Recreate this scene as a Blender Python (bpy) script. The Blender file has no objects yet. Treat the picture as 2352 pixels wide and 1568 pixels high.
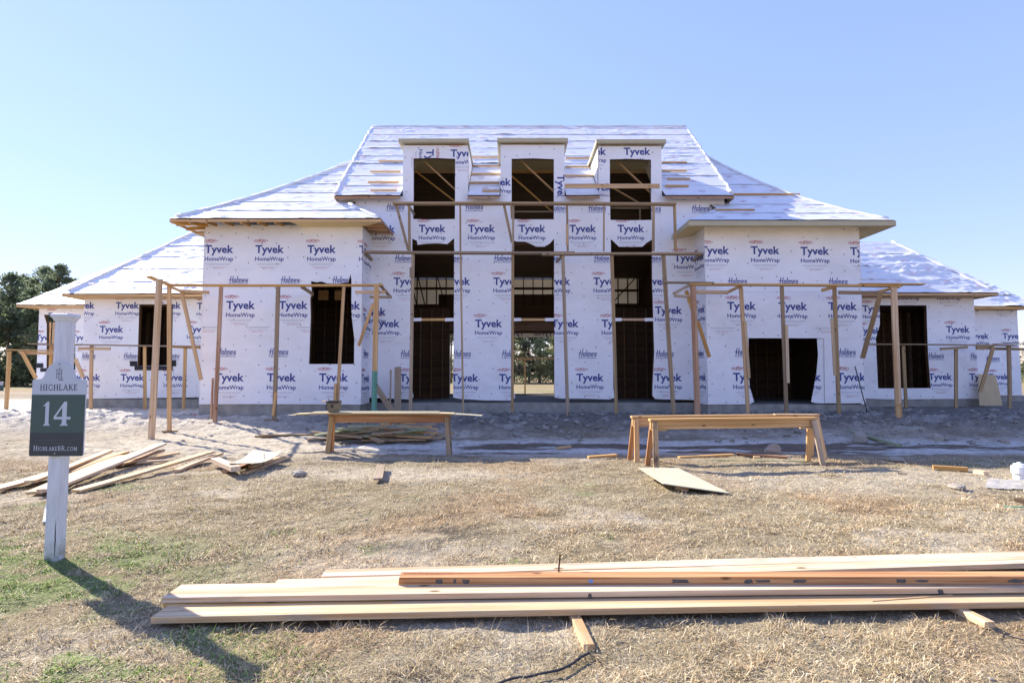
import bpy, bmesh, math, random
import numpy as np
from mathutils import Vector, Matrix
from mathutils.geometry import tessellate_polygon

random.seed(7)
rng = np.random.default_rng(11)
S = bpy.context.scene
COL = S.collection

# ------------------------------------------------------------------ camera, sky, sun, exposure
F_D = 1274.0                      # focal length in units of a 2352 px wide frame
TILT = math.atan((858 - 784) / F_D)
CAM_H = 1.6
cd = bpy.data.cameras.new('camera')
cd.lens = F_D / 2352 * 36.0
cd.sensor_width = 36.0
cd.clip_start = 0.05
cd.clip_end = 3000
cam = bpy.data.objects.new('camera', cd)
cam.location = (0, 0, CAM_H)
cam.rotation_euler = (math.pi / 2 + TILT, 0, 0)
COL.objects.link(cam)
S.camera = cam

SUN_EL = math.radians(34.0)
SUN_AZ = (-0.812, 0.584)
W = bpy.data.worlds.new('World')
S.world = W
W.use_nodes = True
wn = W.node_tree.nodes
wl = W.node_tree.links
bg = wn['Background']
sky = wn.new('ShaderNodeTexSky')
sky.sky_type = 'NISHITA'
sky.sun_disc = False
sky.sun_elevation = SUN_EL
sky.sun_rotation = math.atan2(SUN_AZ[0], SUN_AZ[1])
sky.air_density = 1.0
sky.dust_density = 0.02
sky.ozone_density = 2.6
tint = wn.new('ShaderNodeMix')          # camera white balance: a little more magenta than the raw sky
tint.data_type = 'RGBA'; tint.blend_type = 'MULTIPLY'; tint.inputs[0].default_value = 1.0
tint.inputs[7].default_value = (1.03, .85, .99, 1)
wl.new(sky.outputs[0], tint.inputs[6])
# the camera's soft shoulder: bright parts of the sky roll off evenly in every direction
lum = wn.new('ShaderNodeRGBToBW'); wl.new(tint.outputs[2], lum.inputs[0])
div = wn.new('ShaderNodeMath'); div.operation = 'DIVIDE'; div.inputs[1].default_value = 2.0
wl.new(lum.outputs[0], div.inputs[0])
pw = wn.new('ShaderNodeMath'); pw.operation = 'POWER'; pw.inputs[1].default_value = -0.52
wl.new(div.outputs[0], pw.inputs[0])
vm = wn.new('ShaderNodeVectorMath'); vm.operation = 'SCALE'
wl.new(tint.outputs[2], vm.inputs[0]); wl.new(pw.outputs[0], vm.inputs['Scale'])
wl.new(vm.outputs[0], bg.inputs['Color'])
bg.inputs['Strength'].default_value = 0.132

sl = bpy.data.lights.new('sun', 'SUN')
sl.energy = 4.4
sl.angle = math.radians(0.53)
sl.color = (1.0, 0.93, 0.82)
so = bpy.data.objects.new('sun', sl)
sdir = Vector((SUN_AZ[0] * math.cos(SUN_EL), SUN_AZ[1] * math.cos(SUN_EL), math.sin(SUN_EL)))
so.rotation_euler = (-sdir).to_track_quat('-Z', 'Y').to_euler()
so.location = (-40, 40, 40)
COL.objects.link(so)

S.view_settings.view_transform = 'Standard'
S.view_settings.look = 'None'
S.view_settings.gamma = 1.0
S.view_settings.use_curve_mapping = False
S.view_settings.exposure = 1.32
S.cycles.use_denoising = True
S.cycles.max_bounces = 8

# ------------------------------------------------------------------ measuring helpers
ST, CT = math.sin(TILT), math.cos(TILT)


def ray(dx, dy):
    a = (dx - 1176) / F_D
    b = (784 - dy) / F_D
    return a, CT - b * ST, ST + b * CT


def at(dx, dy, Y):
    a, c, e = ray(dx, dy)
    t = Y / c
    return Vector((a * t, Y, CAM_H + e * t))


def gp(dx, dy, z=0.0):
    a, c, e = ray(dx, dy)
    t = (z - CAM_H) / e
    return Vector((a * t, c * t, z))


def c1(x, y): return (.42 * x, 282.2 + .42 * y)
def c2(x, y): return (752.6 + .42 * x, 263.4 + .42 * y)
def c3(x, y): return (1411.2 + .42 * x, 357.5 + .42 * y)
def c4(x, y): return (.24 * x, 611.5 + .24 * y)
def g1(x, y): return (.24 * x, 799.7 + .24 * y)
def g2(x, y): return (470.4 + .28 * x, 799.7 + .28 * y)
def g3(x, y): return (1034.9 + .28 * x, 846.7 + .28 * y)
def g4(x, y): return (1646.4 + .30 * x, 846.7 + .30 * y)
def g5(x, y): return (.36 * x, 1081.9 + .36 * y)
def g6(x, y): return (658.6 + .36 * x, 1176 + .36 * y)
def g7(x, y): return (1505.3 + .36 * x, 1081.9 + .36 * y)


# ------------------------------------------------------------------ noise
def _hash(ix, iy, seed):
    h = (ix.astype(np.int64) * 374761393 + iy.astype(np.int64) * 668265263 + seed * 2147483647) & 0xffffffff
    h = ((h ^ (h >> 13)) * 1274126177) & 0xffffffff
    h = h ^ (h >> 16)
    return (h & 0xffff) / 65535.0


def vnoise(x, y, seed=0):
    x = np.asarray(x, float); y = np.asarray(y, float)
    ix = np.floor(x); iy = np.floor(y)
    fx = x - ix; fy = y - iy
    fx = fx * fx * (3 - 2 * fx); fy = fy * fy * (3 - 2 * fy)
    a = _hash(ix, iy, seed); b = _hash(ix + 1, iy, seed)
    c = _hash(ix, iy + 1, seed); d = _hash(ix + 1, iy + 1, seed)
    return (a * (1 - fx) + b * fx) * (1 - fy) + (c * (1 - fx) + d * fx) * fy


def fbm(x, y, seed=0, octv=4, gain=.5):
    s = 0; a = 1; n = 0
    for k in range(octv):
        s = s + a * vnoise(np.asarray(x) * 2 ** k + 17.3 * k, np.asarray(y) * 2 ** k - 9.1 * k, seed + k)
        n += a; a *= gain
    return s / n


def sstep(a, b, x):
    t = np.clip((np.asarray(x, float) - a) / (b - a), 0, 1)
    return t * t * (3 - 2 * t)


def blob(x, y, cx, cy, rx, ry, soft=.5):
    d = np.sqrt(((x - cx) / rx) ** 2 + ((y - cy) / ry) ** 2)
    return 1 - sstep(1 - soft, 1 + soft, d)


# ------------------------------------------------------------------ ground height
def bankmask(x, y):
    edge = 12.0 + 1.4 * sstep(-4, -9, x) + .5 * (fbm(np.asarray(x) * .5, np.asarray(y) * .5, 3) - .5)
    return sstep(edge, edge + 3.6, y)


def gheight(x, y, fine=True):
    x = np.asarray(x, float); y = np.asarray(y, float)
    b = bankmask(x, y)
    far = sstep(34, 60, y)
    z = .35 * b * (1 - far)
    z = z + .06 * sstep(3, 9, x) * b * (1 - far)
    if fine:
        near = sstep(60, 30, y) * sstep(60, 25, np.abs(x))
        rough = b * sstep(17.6, 16.6, y) * (.5 + .5 * sstep(-9, -3, x)) + b * .55 * sstep(-7, -11, x) * sstep(20.3, 19, y)
        rough = np.clip(rough, 0, 1)
        rid = 1 - np.abs(2 * fbm(x * 1.3, y * 1.7, 21, 4) - 1)
        rid2 = 1 - np.abs(2 * fbm(x * 3.6, y * 4.4, 25, 3) - 1)
        z = z + near * rough * (.24 * (rid - .72) + .17 * (rid2 - .7) + .14 * (fbm(x * 7.5, y * 8.5, 31, 3) - .5))
        sandy = blob(x, y, -6.2, 12.6, 5.2, 2.2, .5)
        z = z + near * sandy * (1 - rough) * .10 * (1 - np.abs(2 * fbm(x * 1.2 + y * .6, y * 3.2 - x * .8, 27, 3) - 1) - .7)
        lawn = near * (1 - rough)
        z = z + lawn * (.07 * (fbm(x * .55, y * .7, 5, 3) - .5) + .05 * (fbm(x * 4.2, y * 4.2, 8, 3) - .5))
    return z


def gz(x, y):
    return float(gheight(np.array([x]), np.array([y]))[0])


# ------------------------------------------------------------------ materials
MATS = {}


def new_mat(name):
    m = bpy.data.materials.new(name)
    m.use_nodes = True
    MATS[name] = m
    nt = m.node_tree
    return m, nt.nodes, nt.links, nt.nodes['Principled BSDF']


def noise_node(n, l, coord, scale, detail=4, rough=.55, mapping=None, dist=0.0):
    t = n.new('ShaderNodeTexNoise')
    t.inputs['Scale'].default_value = scale
    t.inputs['Detail'].default_value = detail
    t.inputs['Roughness'].default_value = rough
    t.inputs['Distortion'].default_value = dist
    if mapping:
        mp = n.new('ShaderNodeMapping')
        mp.inputs['Scale'].default_value = mapping
        l.new(coord, mp.inputs[0])
        coord = mp.outputs[0]
    l.new(coord, t.inputs['Vector'])
    return t.outputs['Fac']


def ramp(n, l, fac, stops):
    r = n.new('ShaderNodeValToRGB')
    e = r.color_ramp.elements
    while len(e) < len(stops):
        e.new(.5)
    for k, (p, c) in enumerate(stops):
        e[k].position = p
        e[k].color = (*c, 1)
    l.new(fac, r.inputs[0])
    return r.outputs[0]


def mix(n, l, fac, a, b, mode='MIX'):
    m = n.new('ShaderNodeMix')
    m.data_type = 'RGBA'
    m.blend_type = mode
    for sock, v in ((m.inputs[0], fac), (m.inputs[6], a), (m.inputs[7], b)):
        if isinstance(v, (int, float)):
            sock.default_value = v
        elif isinstance(v, tuple):
            sock.default_value = (*v, 1)
        else:
            l.new(v, sock)
    return m.outputs[2]


def bump(n, l, h, strength, dist, b):
    k = n.new('ShaderNodeBump')
    k.inputs['Strength'].default_value = strength
    k.inputs['Distance'].default_value = dist
    l.new(h, k.inputs['Height'])
    l.new(k.outputs[0], b.inputs['Normal'])
    return k


def simple(name, col, rough=.7, var=.15, scale=6, spec=.3, bumpd=0.0):
    m, n, l, b = new_mat(name)
    tc = n.new('ShaderNodeTexCoord')
    f = noise_node(n, l, tc.outputs['Object'], scale, 5)
    lo = tuple(max(0, c * (1 - var)) for c in col); hi = tuple(c * (1 + var) for c in col)
    l.new(ramp(n, l, f, [(.25, lo), (.75, hi)]), b.inputs['Base Color'])
    b.inputs['Roughness'].default_value = rough
    b.inputs['Specular IOR Level'].default_value = spec
    if bumpd:
        bump(n, l, f, .6, bumpd, b)
    return m


def wood(name, light, dark, tint=.12, grain=1.0, rough=.75, stain=None):
    m, n, l, b = new_mat(name)
    tc = n.new('ShaderNodeTexCoord')
    oi = n.new('ShaderNodeObjectInfo')
    add = n.new('ShaderNodeVectorMath'); add.operation = 'ADD'
    sc = n.new('ShaderNodeVectorMath'); sc.operation = 'SCALE'
    cmb = n.new('ShaderNodeCombineXYZ')
    for k in range(3):
        l.new(oi.outputs['Random'], cmb.inputs[k])
    l.new(cmb.outputs[0], sc.inputs[0]); sc.inputs['Scale'].default_value = 37.0
    l.new(tc.outputs['Object'], add.inputs[0]); l.new(sc.outputs[0], add.inputs[1])
    co = add.outputs[0]
    g = noise_node(n, l, co, 1.0, 6, .65, (.8 * grain, 46 * grain, 46 * grain), .25)
    streak = noise_node(n, l, co, 1.0, 3, .5, (.3, 13, 13), .3)
    blot = noise_node(n, l, co, 1.0, 3, .5, (1.1, 5, 5))
    base = ramp(n, l, g, [(.36, dark), (.58, light)])
    hs = n.new('ShaderNodeHueSaturation')
    mr = n.new('ShaderNodeMapRange')
    l.new(oi.outputs['Random'], mr.inputs['Value'])
    mr.inputs['To Min'].default_value = 1 - tint; mr.inputs['To Max'].default_value = 1 + tint
    l.new(mr.outputs[0], hs.inputs['Value'])
    mr2 = n.new('ShaderNodeMapRange')
    ad = n.new('ShaderNodeMath'); ad.operation = 'FRACT'
    mu = n.new('ShaderNodeMath'); mu.operation = 'MULTIPLY'; mu.inputs[1].default_value = 7.31
    l.new(oi.outputs['Random'], mu.inputs[0]); l.new(mu.outputs[0], ad.inputs[0])
    l.new(ad.outputs[0], mr2.inputs['Value'])
    mr2.inputs['To Min'].default_value = .75; mr2.inputs['To Max'].default_value = 1.2
    l.new(mr2.outputs[0], hs.inputs['Saturation'])
    l.new(base, hs.inputs['Color'])
    c = mix(n, l, ramp(n, l, blot, [(.45, (0, 0, 0)), (.75, (.35, .35, .35))]), hs.outputs[0], dark)
    c = mix(n, l, ramp(n, l, streak, [(.46, (0, 0, 0)), (.64, (.7, .7, .7))]), c, tuple(x * .8 for x in dark))
    # knots
    v = n.new('ShaderNodeTexVoronoi'); v.feature = 'F1'
    mp = n.new('ShaderNodeMapping'); mp.inputs['Scale'].default_value = (2.2, 5, 5)
    l.new(co, mp.inputs[0]); l.new(mp.outputs[0], v.inputs['Vector']); v.inputs['Scale'].default_value = 1.0
    kn = ramp(n, l, v.outputs['Distance'], [(.06, (1, 1, 1)), (.12, (0, 0, 0))])
    c = mix(n, l, kn, c, tuple(x * .35 for x in dark))
    if stain:
        s = noise_node(n, l, co, 1.0, 3, .5, (3, 7, 7))
        c = mix(n, l, ramp(n, l, s, [(.57, (0, 0, 0)), (.70, (.7, .7, .7))]), c, stain)
    l.new(c, b.inputs['Base Color'])
    b.inputs['Roughness'].default_value = rough
    b.inputs['Specular IOR Level'].default_value = .25
    bump(n, l, g, .25, .004, b)
    return m


wood('lumber', (.72, .47, .23), (.50, .28, .105))
wood('lumber_pale', (.76, .58, .37), (.50, .31, .15), .10, 1.0, .75, (.40, .33, .24))
wood('lumber_orange', (.56, .34, .19), (.31, .14, .065), .08)
wood('lumber_grey', (.44, .32, .19), (.28, .195, .115), .18)
wood('lumber_green', (.33, .36, .22), (.22, .24, .14), .1)
wood('lumber_paint', (.12, .36, .25), (.10, .27, .19), .02)
wood('lumber_burnt', (.48, .36, .24), (.34, .24, .15), .05, 1, .8, (.05, .03, .025))
wood('stud_dark', (.10, .058, .032), (.06, .034, .018), .25)  # room shade put into the colour; also the tone of small dark sticks
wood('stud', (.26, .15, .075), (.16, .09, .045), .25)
wood('osb', (.15, .085, .045), (.09, .05, .026), .1, .4)  # board colour lowered below its real tone to carry interior shade
wood('attic_shade', (.055, .034, .022), (.03, .02, .013), .1, .4)  # roof deck wood with the attic's deep shade put into its colour


def mat_wrap(name, col, rough, big=1.0):
    m, n, l, b = new_mat(name)
    tc = n.new('ShaderNodeTexCoord')
    co = tc.outputs['Object']
    f1 = noise_node(n, l, co, .9, 3, .5, (1, 1, 1), .6)
    f2 = noise_node(n, l, co, 5.0, 4, .6, (1, 1, .7), .8)
    w = n.new('ShaderNodeMath'); w.operation = 'MULTIPLY_ADD'
    l.new(f2, w.inputs[0]); w.inputs[1].default_value = .16; l.new(f1, w.inputs[2])
    dirt = noise_node(n, l, co, .7, 5, .6, (1, 1, 2))
    l.new(ramp(n, l, dirt, [(.35, tuple(c * .92 for c in col)), (.6, col)]), b.inputs['Base Color'])
    b.inputs['Roughness'].default_value = rough
    b.inputs['Specular IOR Level'].default_value = .25
    bump(n, l, w.outputs[0], .8, .11 * big, b)
    return m


mat_wrap('wrap', (.87, .87, .89), .5)
mat_wrap('wrap_flap', (.87, .87, .89), .5, 1.6)


def mat_under():
    m, n, l, b = new_mat('underlayment')
    tc = n.new('ShaderNodeTexCoord')
    co = tc.outputs['Object']
    f = noise_node(n, l, co, 1.0, 5, .6, (2.0, 8, 8), .8)
    f2 = noise_node(n, l, co, 3.0, 4, .6)
    l.new(ramp(n, l, f2, [(.3, (.70, .70, .72)), (.7, (.79, .79, .80))]), b.inputs['Base Color'])
    b.inputs['Roughness'].default_value = .5
    b.inputs['Specular IOR Level'].default_value = .4
    bump(n, l, f, .14, .03, b)


mat_under()


def mat_translucent():
    m, n, l, b = new_mat('wrap_backlit')
    t = n.new('ShaderNodeBsdfTranslucent'); t.inputs[0].default_value = (.80, .72, .58, 1)
    d = n.new('ShaderNodeBsdfDiffuse'); d.inputs[0].default_value = (.75, .74, .72, 1)
    tc = n.new('ShaderNodeTexCoord')
    f = noise_node(n, l, tc.outputs['Object'], 2.0, 3)
    x = n.new('ShaderNodeMixShader')
    mr = n.new('ShaderNodeMapRange'); l.new(f, mr.inputs['Value'])
    mr.inputs['To Min'].default_value = .4; mr.inputs['To Max'].default_value = .6
    l.new(mr.outputs[0], x.inputs[0])
    l.new(d.outputs[0], x.inputs[1]); l.new(t.outputs[0], x.inputs[2])
    l.new(x.outputs[0], n['Material Output'].inputs['Surface'])


mat_translucent()
simple('ink_navy', (.055, .075, .27), .6, .08)
simple('ink_blue', (.04, .085, .26), .6, .08)
simple('ink_red', (.46, .05, .07), .6, .08)
simple('ink_grey', (.44, .44, .50), .6, .05)
simple('ink_faint_red', (.62, .38, .42), .6, .1)
simple('ink_faint_blue', (.45, .47, .58), .6, .1)
simple('nail_black', (.02, .02, .025), .5)
simple('tape_black', (.018, .020, .028), .5, .3)
simple('soffit_tan', (.70, .55, .27), .7, .08, 2)
simple('fascia_grey', (.47, .42, .28), .7, .08, 2)
simple('plywood', (.55, .43, .25), .75, .1, 3, .3, .002)
simple('panel_cream', (.54, .49, .34), .7, .08, 2)
simple('siding_green', (.42, .38, .27), .7, .12, 3)
simple('concrete', (.30, .29, .26), .85, .28, 3.5, .2, .006)
simple('concrete_pale', (.62, .60, .56), .85, .1, 2)
simple('rock', (.33, .29, .24), .9, .3, 9, .2, .01)
simple('clay', (.27, .25, .22), .95, .4, 14, .1, .02)
simple('white_paint', (.62, .64, .68), .6, .12, 5)
simple('pvc', (.80, .80, .80), .35, .03)
simple('sign_silver', (.50, .54, .60), .45, .03)
simple('sign_green', (.065, .105, .092), .45, .06)
simple('sign_dark', (.055, .062, .065), .45, .06)
simple('sign_ink', (.05, .07, .09), .5, .03)
simple('sign_faint', (.085, .095, .10), .5, .03)
simple('metal', (.35, .35, .36), .35, .1)
simple('broom_red', (.22, .045, .035), .8, .2, 30)
simple('handle_dark', (.05, .05, .06), .5)
simple('strap_black', (.012, .013, .018), .5, .3, 40)
simple('strap_green', (.02, .33, .20), .5)
simple('flag_pink', (.75, .12, .12), .5)
simple('tool_bag', (.20, .17, .11), .8, .2)
simple('paint_smudge', (.10, .095, .09), .8, .3, 30)
simple('sticker_blue', (.18, .32, .62), .5)
simple('bark', (.16, .115, .08), .9, .3, 5, .2, .02)
simple('plastic_film', (.40, .37, .33), .6, .3, 5, .15)
simple('crack', (.02, .015, .012), .9)
simple('crack_red', (.20, .065, .025), .9, .4, 40)


def mat_post():
    m, n, l, b = new_mat('post_paint')
    tc = n.new('ShaderNodeTexCoord')
    g = n.new('ShaderNodeNewGeometry')
    sp = n.new('ShaderNodeSeparateXYZ'); l.new(g.outputs['Position'], sp.inputs[0])
    f = noise_node(n, l, tc.outputs['Object'], 1.0, 5, .6, (30, 30, 3))
    sm = noise_node(n, l, tc.outputs['Object'], 14, 4)
    c = ramp(n, l, f, [(.3, (.54, .55, .57)), (.6, (.66, .68, .71))])
    mr = n.new('ShaderNodeMapRange'); l.new(sp.outputs['Z'], mr.inputs['Value'])
    mr.inputs['From Min'].default_value = .22; mr.inputs['From Max'].default_value = .0
    ml = n.new('ShaderNodeMath'); ml.operation = 'MULTIPLY'; l.new(mr.outputs[0], ml.inputs[0]); l.new(ramp(n, l, sm, [(.35, (.1, .1, .1)), (.65, (1, 1, 1))]), ml.inputs[1])
    l.new(mix(n, l, ml.outputs[0], c, (.22, .24, .17)), b.inputs['Base Color'])      # soil and algae splashed on the foot
    b.inputs['Roughness'].default_value = .65
    bump(n, l, f, .4, .004, b)


mat_post()


def mat_attr(name, rough, bumpd=0.0, trans=False, spec=.2, trans_amt=.40):
    m, n, l, b = new_mat(name)
    a = n.new('ShaderNodeVertexColor'); a.layer_name = 'tone'
    l.new(a.outputs[0], b.inputs['Base Color'])
    b.inputs['Roughness'].default_value = rough
    b.inputs['Specular IOR Level'].default_value = spec
    if trans:
        t = n.new('ShaderNodeBsdfTranslucent'); l.new(a.outputs[0], t.inputs[0])
        x = n.new('ShaderNodeMixShader'); x.inputs[0].default_value = trans_amt
        l.new(b.outputs[0], x.inputs[1]); l.new(t.outputs[0], x.inputs[2])
        l.new(x.outputs[0], n['Material Output'].inputs['Surface'])
    return m


mat_attr('grass_blade', .8, 0, True, trans_amt=.14)
mat_attr('leaf', .6, 0, True, trans_amt=.62)


def mat_ground():
    m, n, l, b = new_mat('ground')
    a = n.new('ShaderNodeVertexColor'); a.layer_name = 'tone'
    g = n.new('ShaderNodeNewGeometry')
    co = g.outputs['Position']
    f = noise_node(n, l, co, 9, 6, .65)
    f2 = noise_node(n, l, co, 45, 4, .6)
    f3 = noise_node(n, l, co, 1.6, 4, .6)
    c = mix(n, l, 1.0, a.outputs[0], ramp(n, l, f, [(.25, (.62, .60, .58)), (.7, (1.18, 1.18, 1.18))]), 'MULTIPLY')
    c = mix(n, l, 1.0, c, ramp(n, l, f2, [(.3, (.72, .72, .72)), (.7, (1.18, 1.18, 1.18))]), 'MULTIPLY')
    c = mix(n, l, 1.0, c, ramp(n, l, f3, [(.3, (.88, .87, .86)), (.7, (1.08, 1.08, 1.08))]), 'MULTIPLY')
    l.new(c, b.inputs['Base Color'])
    b.inputs['Roughness'].default_value = .95
    b.inputs['Specular IOR Level'].default_value = .1
    ad = n.new('ShaderNodeMath'); ad.operation = 'MULTIPLY_ADD'
    l.new(f2, ad.inputs[0]); ad.inputs[1].default_value = .35; l.new(f, ad.inputs[2])
    bump(n, l, ad.outputs[0], .9, .075, b)


mat_ground()


# ------------------------------------------------------------------ object helpers
def link(o, parent=None):
    COL.objects.link(o)
    if parent is not None:
        o.parent = parent
    return o


def tag(o, label, cat=None, group=None, kind=None):
    if label: o['label'] = label
    if cat: o['category'] = cat
    if group: o['group'] = group
    if kind: o['kind'] = kind
    return o


def thing(name, label, cat, loc=(0, 0, 0), group=None):
    o = bpy.data.objects.new(name, None)
    o.location = loc
    o.empty_display_size = .2
    link(o)
    return tag(o, label, cat, group)


def off(parent):
    """World offset of the chain of parents (all unrotated)."""
    v = Vector((0, 0, 0))
    while parent is not None:
        v += parent.location
        parent = parent.parent
    return v


def mesh_obj(name, verts, faces, mat, parent=None, smooth=False, uvs=None):
    """Mesh with world coordinates; when parented its local origin sits so that the world shape is kept."""
    me = bpy.data.meshes.new(name)
    me.from_pydata([tuple(v) for v in verts], [], faces)
    mats = mat if isinstance(mat, (list, tuple)) else [mat]
    for k in mats:
        me.materials.append(MATS[k])
    if smooth:
        me.polygons.foreach_set('use_smooth', [True] * len(me.polygons))
    me.update()
    o = bpy.data.objects.new(name, me)
    link(o, parent)
    if parent is not None:
        o.location = -off(parent)
    return o


def box(name, x0, x1, y0, y1, z0, z1, mat, parent=None):
    v = [(x, y, z) for z in (z0, z1) for y in (y0, y1) for x in (x0, x1)]
    f = [(0, 2, 3, 1), (4, 5, 7, 6), (0, 1, 5, 4), (1, 3, 7, 5), (3, 2, 6, 7), (2, 0, 4, 6)]
    return mesh_obj(name, v, f, mat, parent)


def beam(name, p0, p1, w, t, mat, parent=None, up=(0, 0, 1), seg=1, bow=0.0, ch=.003, twist=0.0, ragged=0.0):
    """Lumber stick from p0 to p1. w is its size sideways, t its size along `up`. Local X runs along the stick."""
    p0 = Vector(p0); p1 = Vector(p1)
    d = p1 - p0
    L = d.length
    x = d.normalized()
    upv = Vector(up)
    y = upv.cross(x)
    if y.length < 1e-4:
        y = Vector((1, 0, 0)).cross(x)
    y.normalize()
    z = x.cross(y)
    h, k = w / 2, t / 2
    c = min(ch, h * .4, k * .4)
    ring = [(-h + c, -k), (h - c, -k), (h, -k + c), (h, k - c), (h - c, k), (-h + c, k), (-h, k - c), (-h, -k + c)]
    vs = []; fs = []
    for s in range(seg + 1):
        u = s / seg
        bz = bow * (4 * u * (1 - u))
        tw = twist * (u - .5)
        for (a, b) in ring:
            vs.append((L * (u - .5) + (ragged * random.uniform(-1, 1) if s in (0, seg) else 0),
                       a * math.cos(tw) - b * math.sin(tw), a * math.sin(tw) + b * math.cos(tw) + bz))
    for s in range(seg):
        for q in range(8):
            r = (q + 1) % 8
            fs.append((s * 8 + q, s * 8 + r, (s + 1) * 8 + r, (s + 1) * 8 + q))
    fs.append(tuple(reversed(range(8))))
    fs.append(tuple(range(seg * 8, seg * 8 + 8)))
    me = bpy.data.meshes.new(name)
    me.from_pydata(vs, [], fs)
    me.materials.append(MATS[mat])
    me.update()
    o = bpy.data.objects.new(name, me)
    link(o, parent)
    mid = (p0 + p1) / 2
    o.matrix_world = Matrix((
        (x.x, y.x, z.x, mid.x), (x.y, y.y, z.y, mid.y), (x.z, y.z, z.z, mid.z), (0, 0, 0, 1)))
    if parent is not None:
        m = o.matrix_world.copy()
        rot = m.to_quaternion()
        o.rotation_mode = 'QUATERNION'
        o.rotation_quaternion = rot
        o.location = mid - off(parent)
    return o


# ------------------------------------------------------------------ flat print: lettering as clipped outlines
def glyph_tris(s, bold=0.0, res=2):
    cu = bpy.data.curves.new('tmp', 'FONT')
    cu.body = s; cu.offset = bold; cu.resolution_u = res
    o = bpy.data.objects.new('tmp', cu)
    COL.objects.link(o)
    dg = bpy.context.evaluated_depsgraph_get()
    dg.update()
    ev = o.evaluated_get(dg)
    me = ev.to_mesh()
    me.calc_loop_triangles()
    v = np.array([(q.co.x, q.co.y) for q in me.vertices])
    t = [tuple(q.vertices) for q in me.loop_triangles]
    ev.to_mesh_clear()
    bpy.data.objects.remove(o); bpy.data.curves.remove(cu)
    return v, t


def fit(s, width, cap, bold=0.0, res=2):
    """Triangles of s with its left at 0, baseline 0, the given total width and cap height."""
    v, t = glyph_tris(s, bold, res)
    h = glyph_tris('T', bold, res)[0][:, 1].max()
    v = v.copy()
    v[:, 0] = (v[:, 0] - v[:, 0].min()) / (v[:, 0].max() - v[:, 0].min()) * width
    v[:, 1] = v[:, 1] / h * cap
    return [[tuple(v[a]), tuple(v[b]), tuple(v[c])] for a, b, c in t]


def shift(tris, dx, dy, sx=1, sy=1):
    return [[(x * sx + dx, y * sy + dy) for x, y in t] for t in tris]


def stroke(pts, w):
    out = []
    for (x0, y0), (x1, y1) in zip(pts[:-1], pts[1:]):
        L = math.hypot(x1 - x0, y1 - y0)
        ex, ey = (x1 - x0) / L * w * .5, (y1 - y0) / L * w * .5
        nx, ny = -ey, ex
        a = (x0 - ex + nx, y0 - ey + ny); b = (x0 - ex - nx, y0 - ey - ny)
        c = (x1 + ex - nx, y1 + ey - ny); d = (x1 + ex + nx, y1 + ey + ny)
        out.append([[b, c, d], [b, d, a]])
    return out            # one pair of triangles per stroke


def logo_big():
    """List of (ink, layer, tris) in metres about the centre of the big word."""
    out = []
    big = fit('Tyvek', .86, .235, .027)
    out.append(('ink_navy', 0, shift(big, -.43, -.118)))
    out.append(('ink_navy', 0, shift(fit('HomeWrap', .86, .125, .016), -.43, -.36)))
    d = fit('DUPONT', .33, .11, .012)
    d2 = []
    for t in d:
        q = []
        for x, y in t:
            u = (x - .165) / .165
            q.append((x - .165, (y - .055) * (1 - .42 * u * u)))
        d2.append(q)
    out.append(('ink_red', 0, shift(d2, -.27, .245)))
    out.append(('ink_red', 0, shift([[(-.215, 0), (-.183, -.026), (-.183, .026)], [(.215, 0), (.183, .026), (.183, -.026)]], -.27, .245)))
    g = []
    for y, x0, x1 in ((-.445, -.38, .36), (-.475, -.34, .30), (-.545, -.28, .26)):
        x = x0
        while x < x1:
            w = random.uniform(.02, .07)
            g += [[(x, y - .006), (x + w, y - .006), (x + w, y + .006)], [(x, y - .006), (x + w, y + .006), (x, y + .006)]]
            x += w + .014
    out.append(('ink_grey', 0, g))
    out.append(('ink_red', 0, shift(fit('MADE IN THE USA', .33, .024, .004, 1), -.17, -.60)))
    return out


def logo_tiny():
    return [(k, a, shift(t, 0, .5)) for k, a, t in logo_big()[-2:]]


def logo_holmes():
    st = []
    w = .15
    sh = .16
    P = []
    P += stroke([(.12, 0), (.12, 1.0)], w) + stroke([(.55, 0), (.55, 1.0)], w) + stroke([(-.12, .52), (.62, .52)], w * .8)
    P += stroke([(.85, .07), (.85, .55), (1.15, .55), (1.15, .07), (.85, .07)], w * .9)
    P += stroke([(1.40, .07), (1.40, 1.0)], w)
    P += stroke([(1.66, 0), (1.66, .55), (2.20, .55), (2.20, 0)], w * .9) + stroke([(1.93, 0), (1.93, .5)], w * .9)
    P += stroke([(2.80, .07), (2.46, .07), (2.46, .55), (2.80, .55), (2.80, .32), (2.46, .32)], w * .85)
    P += stroke([(3.05, .07), (3.40, .07), (3.40, .31), (3.08, .31), (3.08, .55), (3.44, .55)], w * .85)
    out = []
    sx, sy = .57 / 3.6, .185
    for k, pair in enumerate(P):
        tri = [[((x + sh * y * 1.3) * sx - .285, y * sy - .0925) for x, y in t] for t in pair]
        out.append(('ink_navy', k % 5, tri))
    out.append(('ink_navy', 0, shift(fit('BUILDING MATERIALS', .56, .038, .006, 1), -.285, -.158)))
    return out


LOGO = {'T': logo_big(), 'H': logo_holmes(), 'M': logo_tiny()}


def clip_half(poly, fn):
    out = []
    n = len(poly)
    for k in range(n):
        a, b = poly[k], poly[(k + 1) % n]
        da, db = fn(a), fn(b)
        if da >= 0: out.append(a)
        if (da >= 0) != (db >= 0):
            t = da / (da - db)
            out.append((a[0] + (b[0] - a[0]) * t, a[1] + (b[1] - a[1]) * t))
    return out


def clip_tri(poly, tri):
    for k in range(3):
        (ax, ay), (bx, by) = tri[k], tri[(k + 1) % 3]
        poly = clip_half(poly, lambda p: (bx - ax) * (p[1] - ay) - (by - ay) * (p[0] - ax))
        if len(poly) < 3: return []
    return poly


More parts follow.
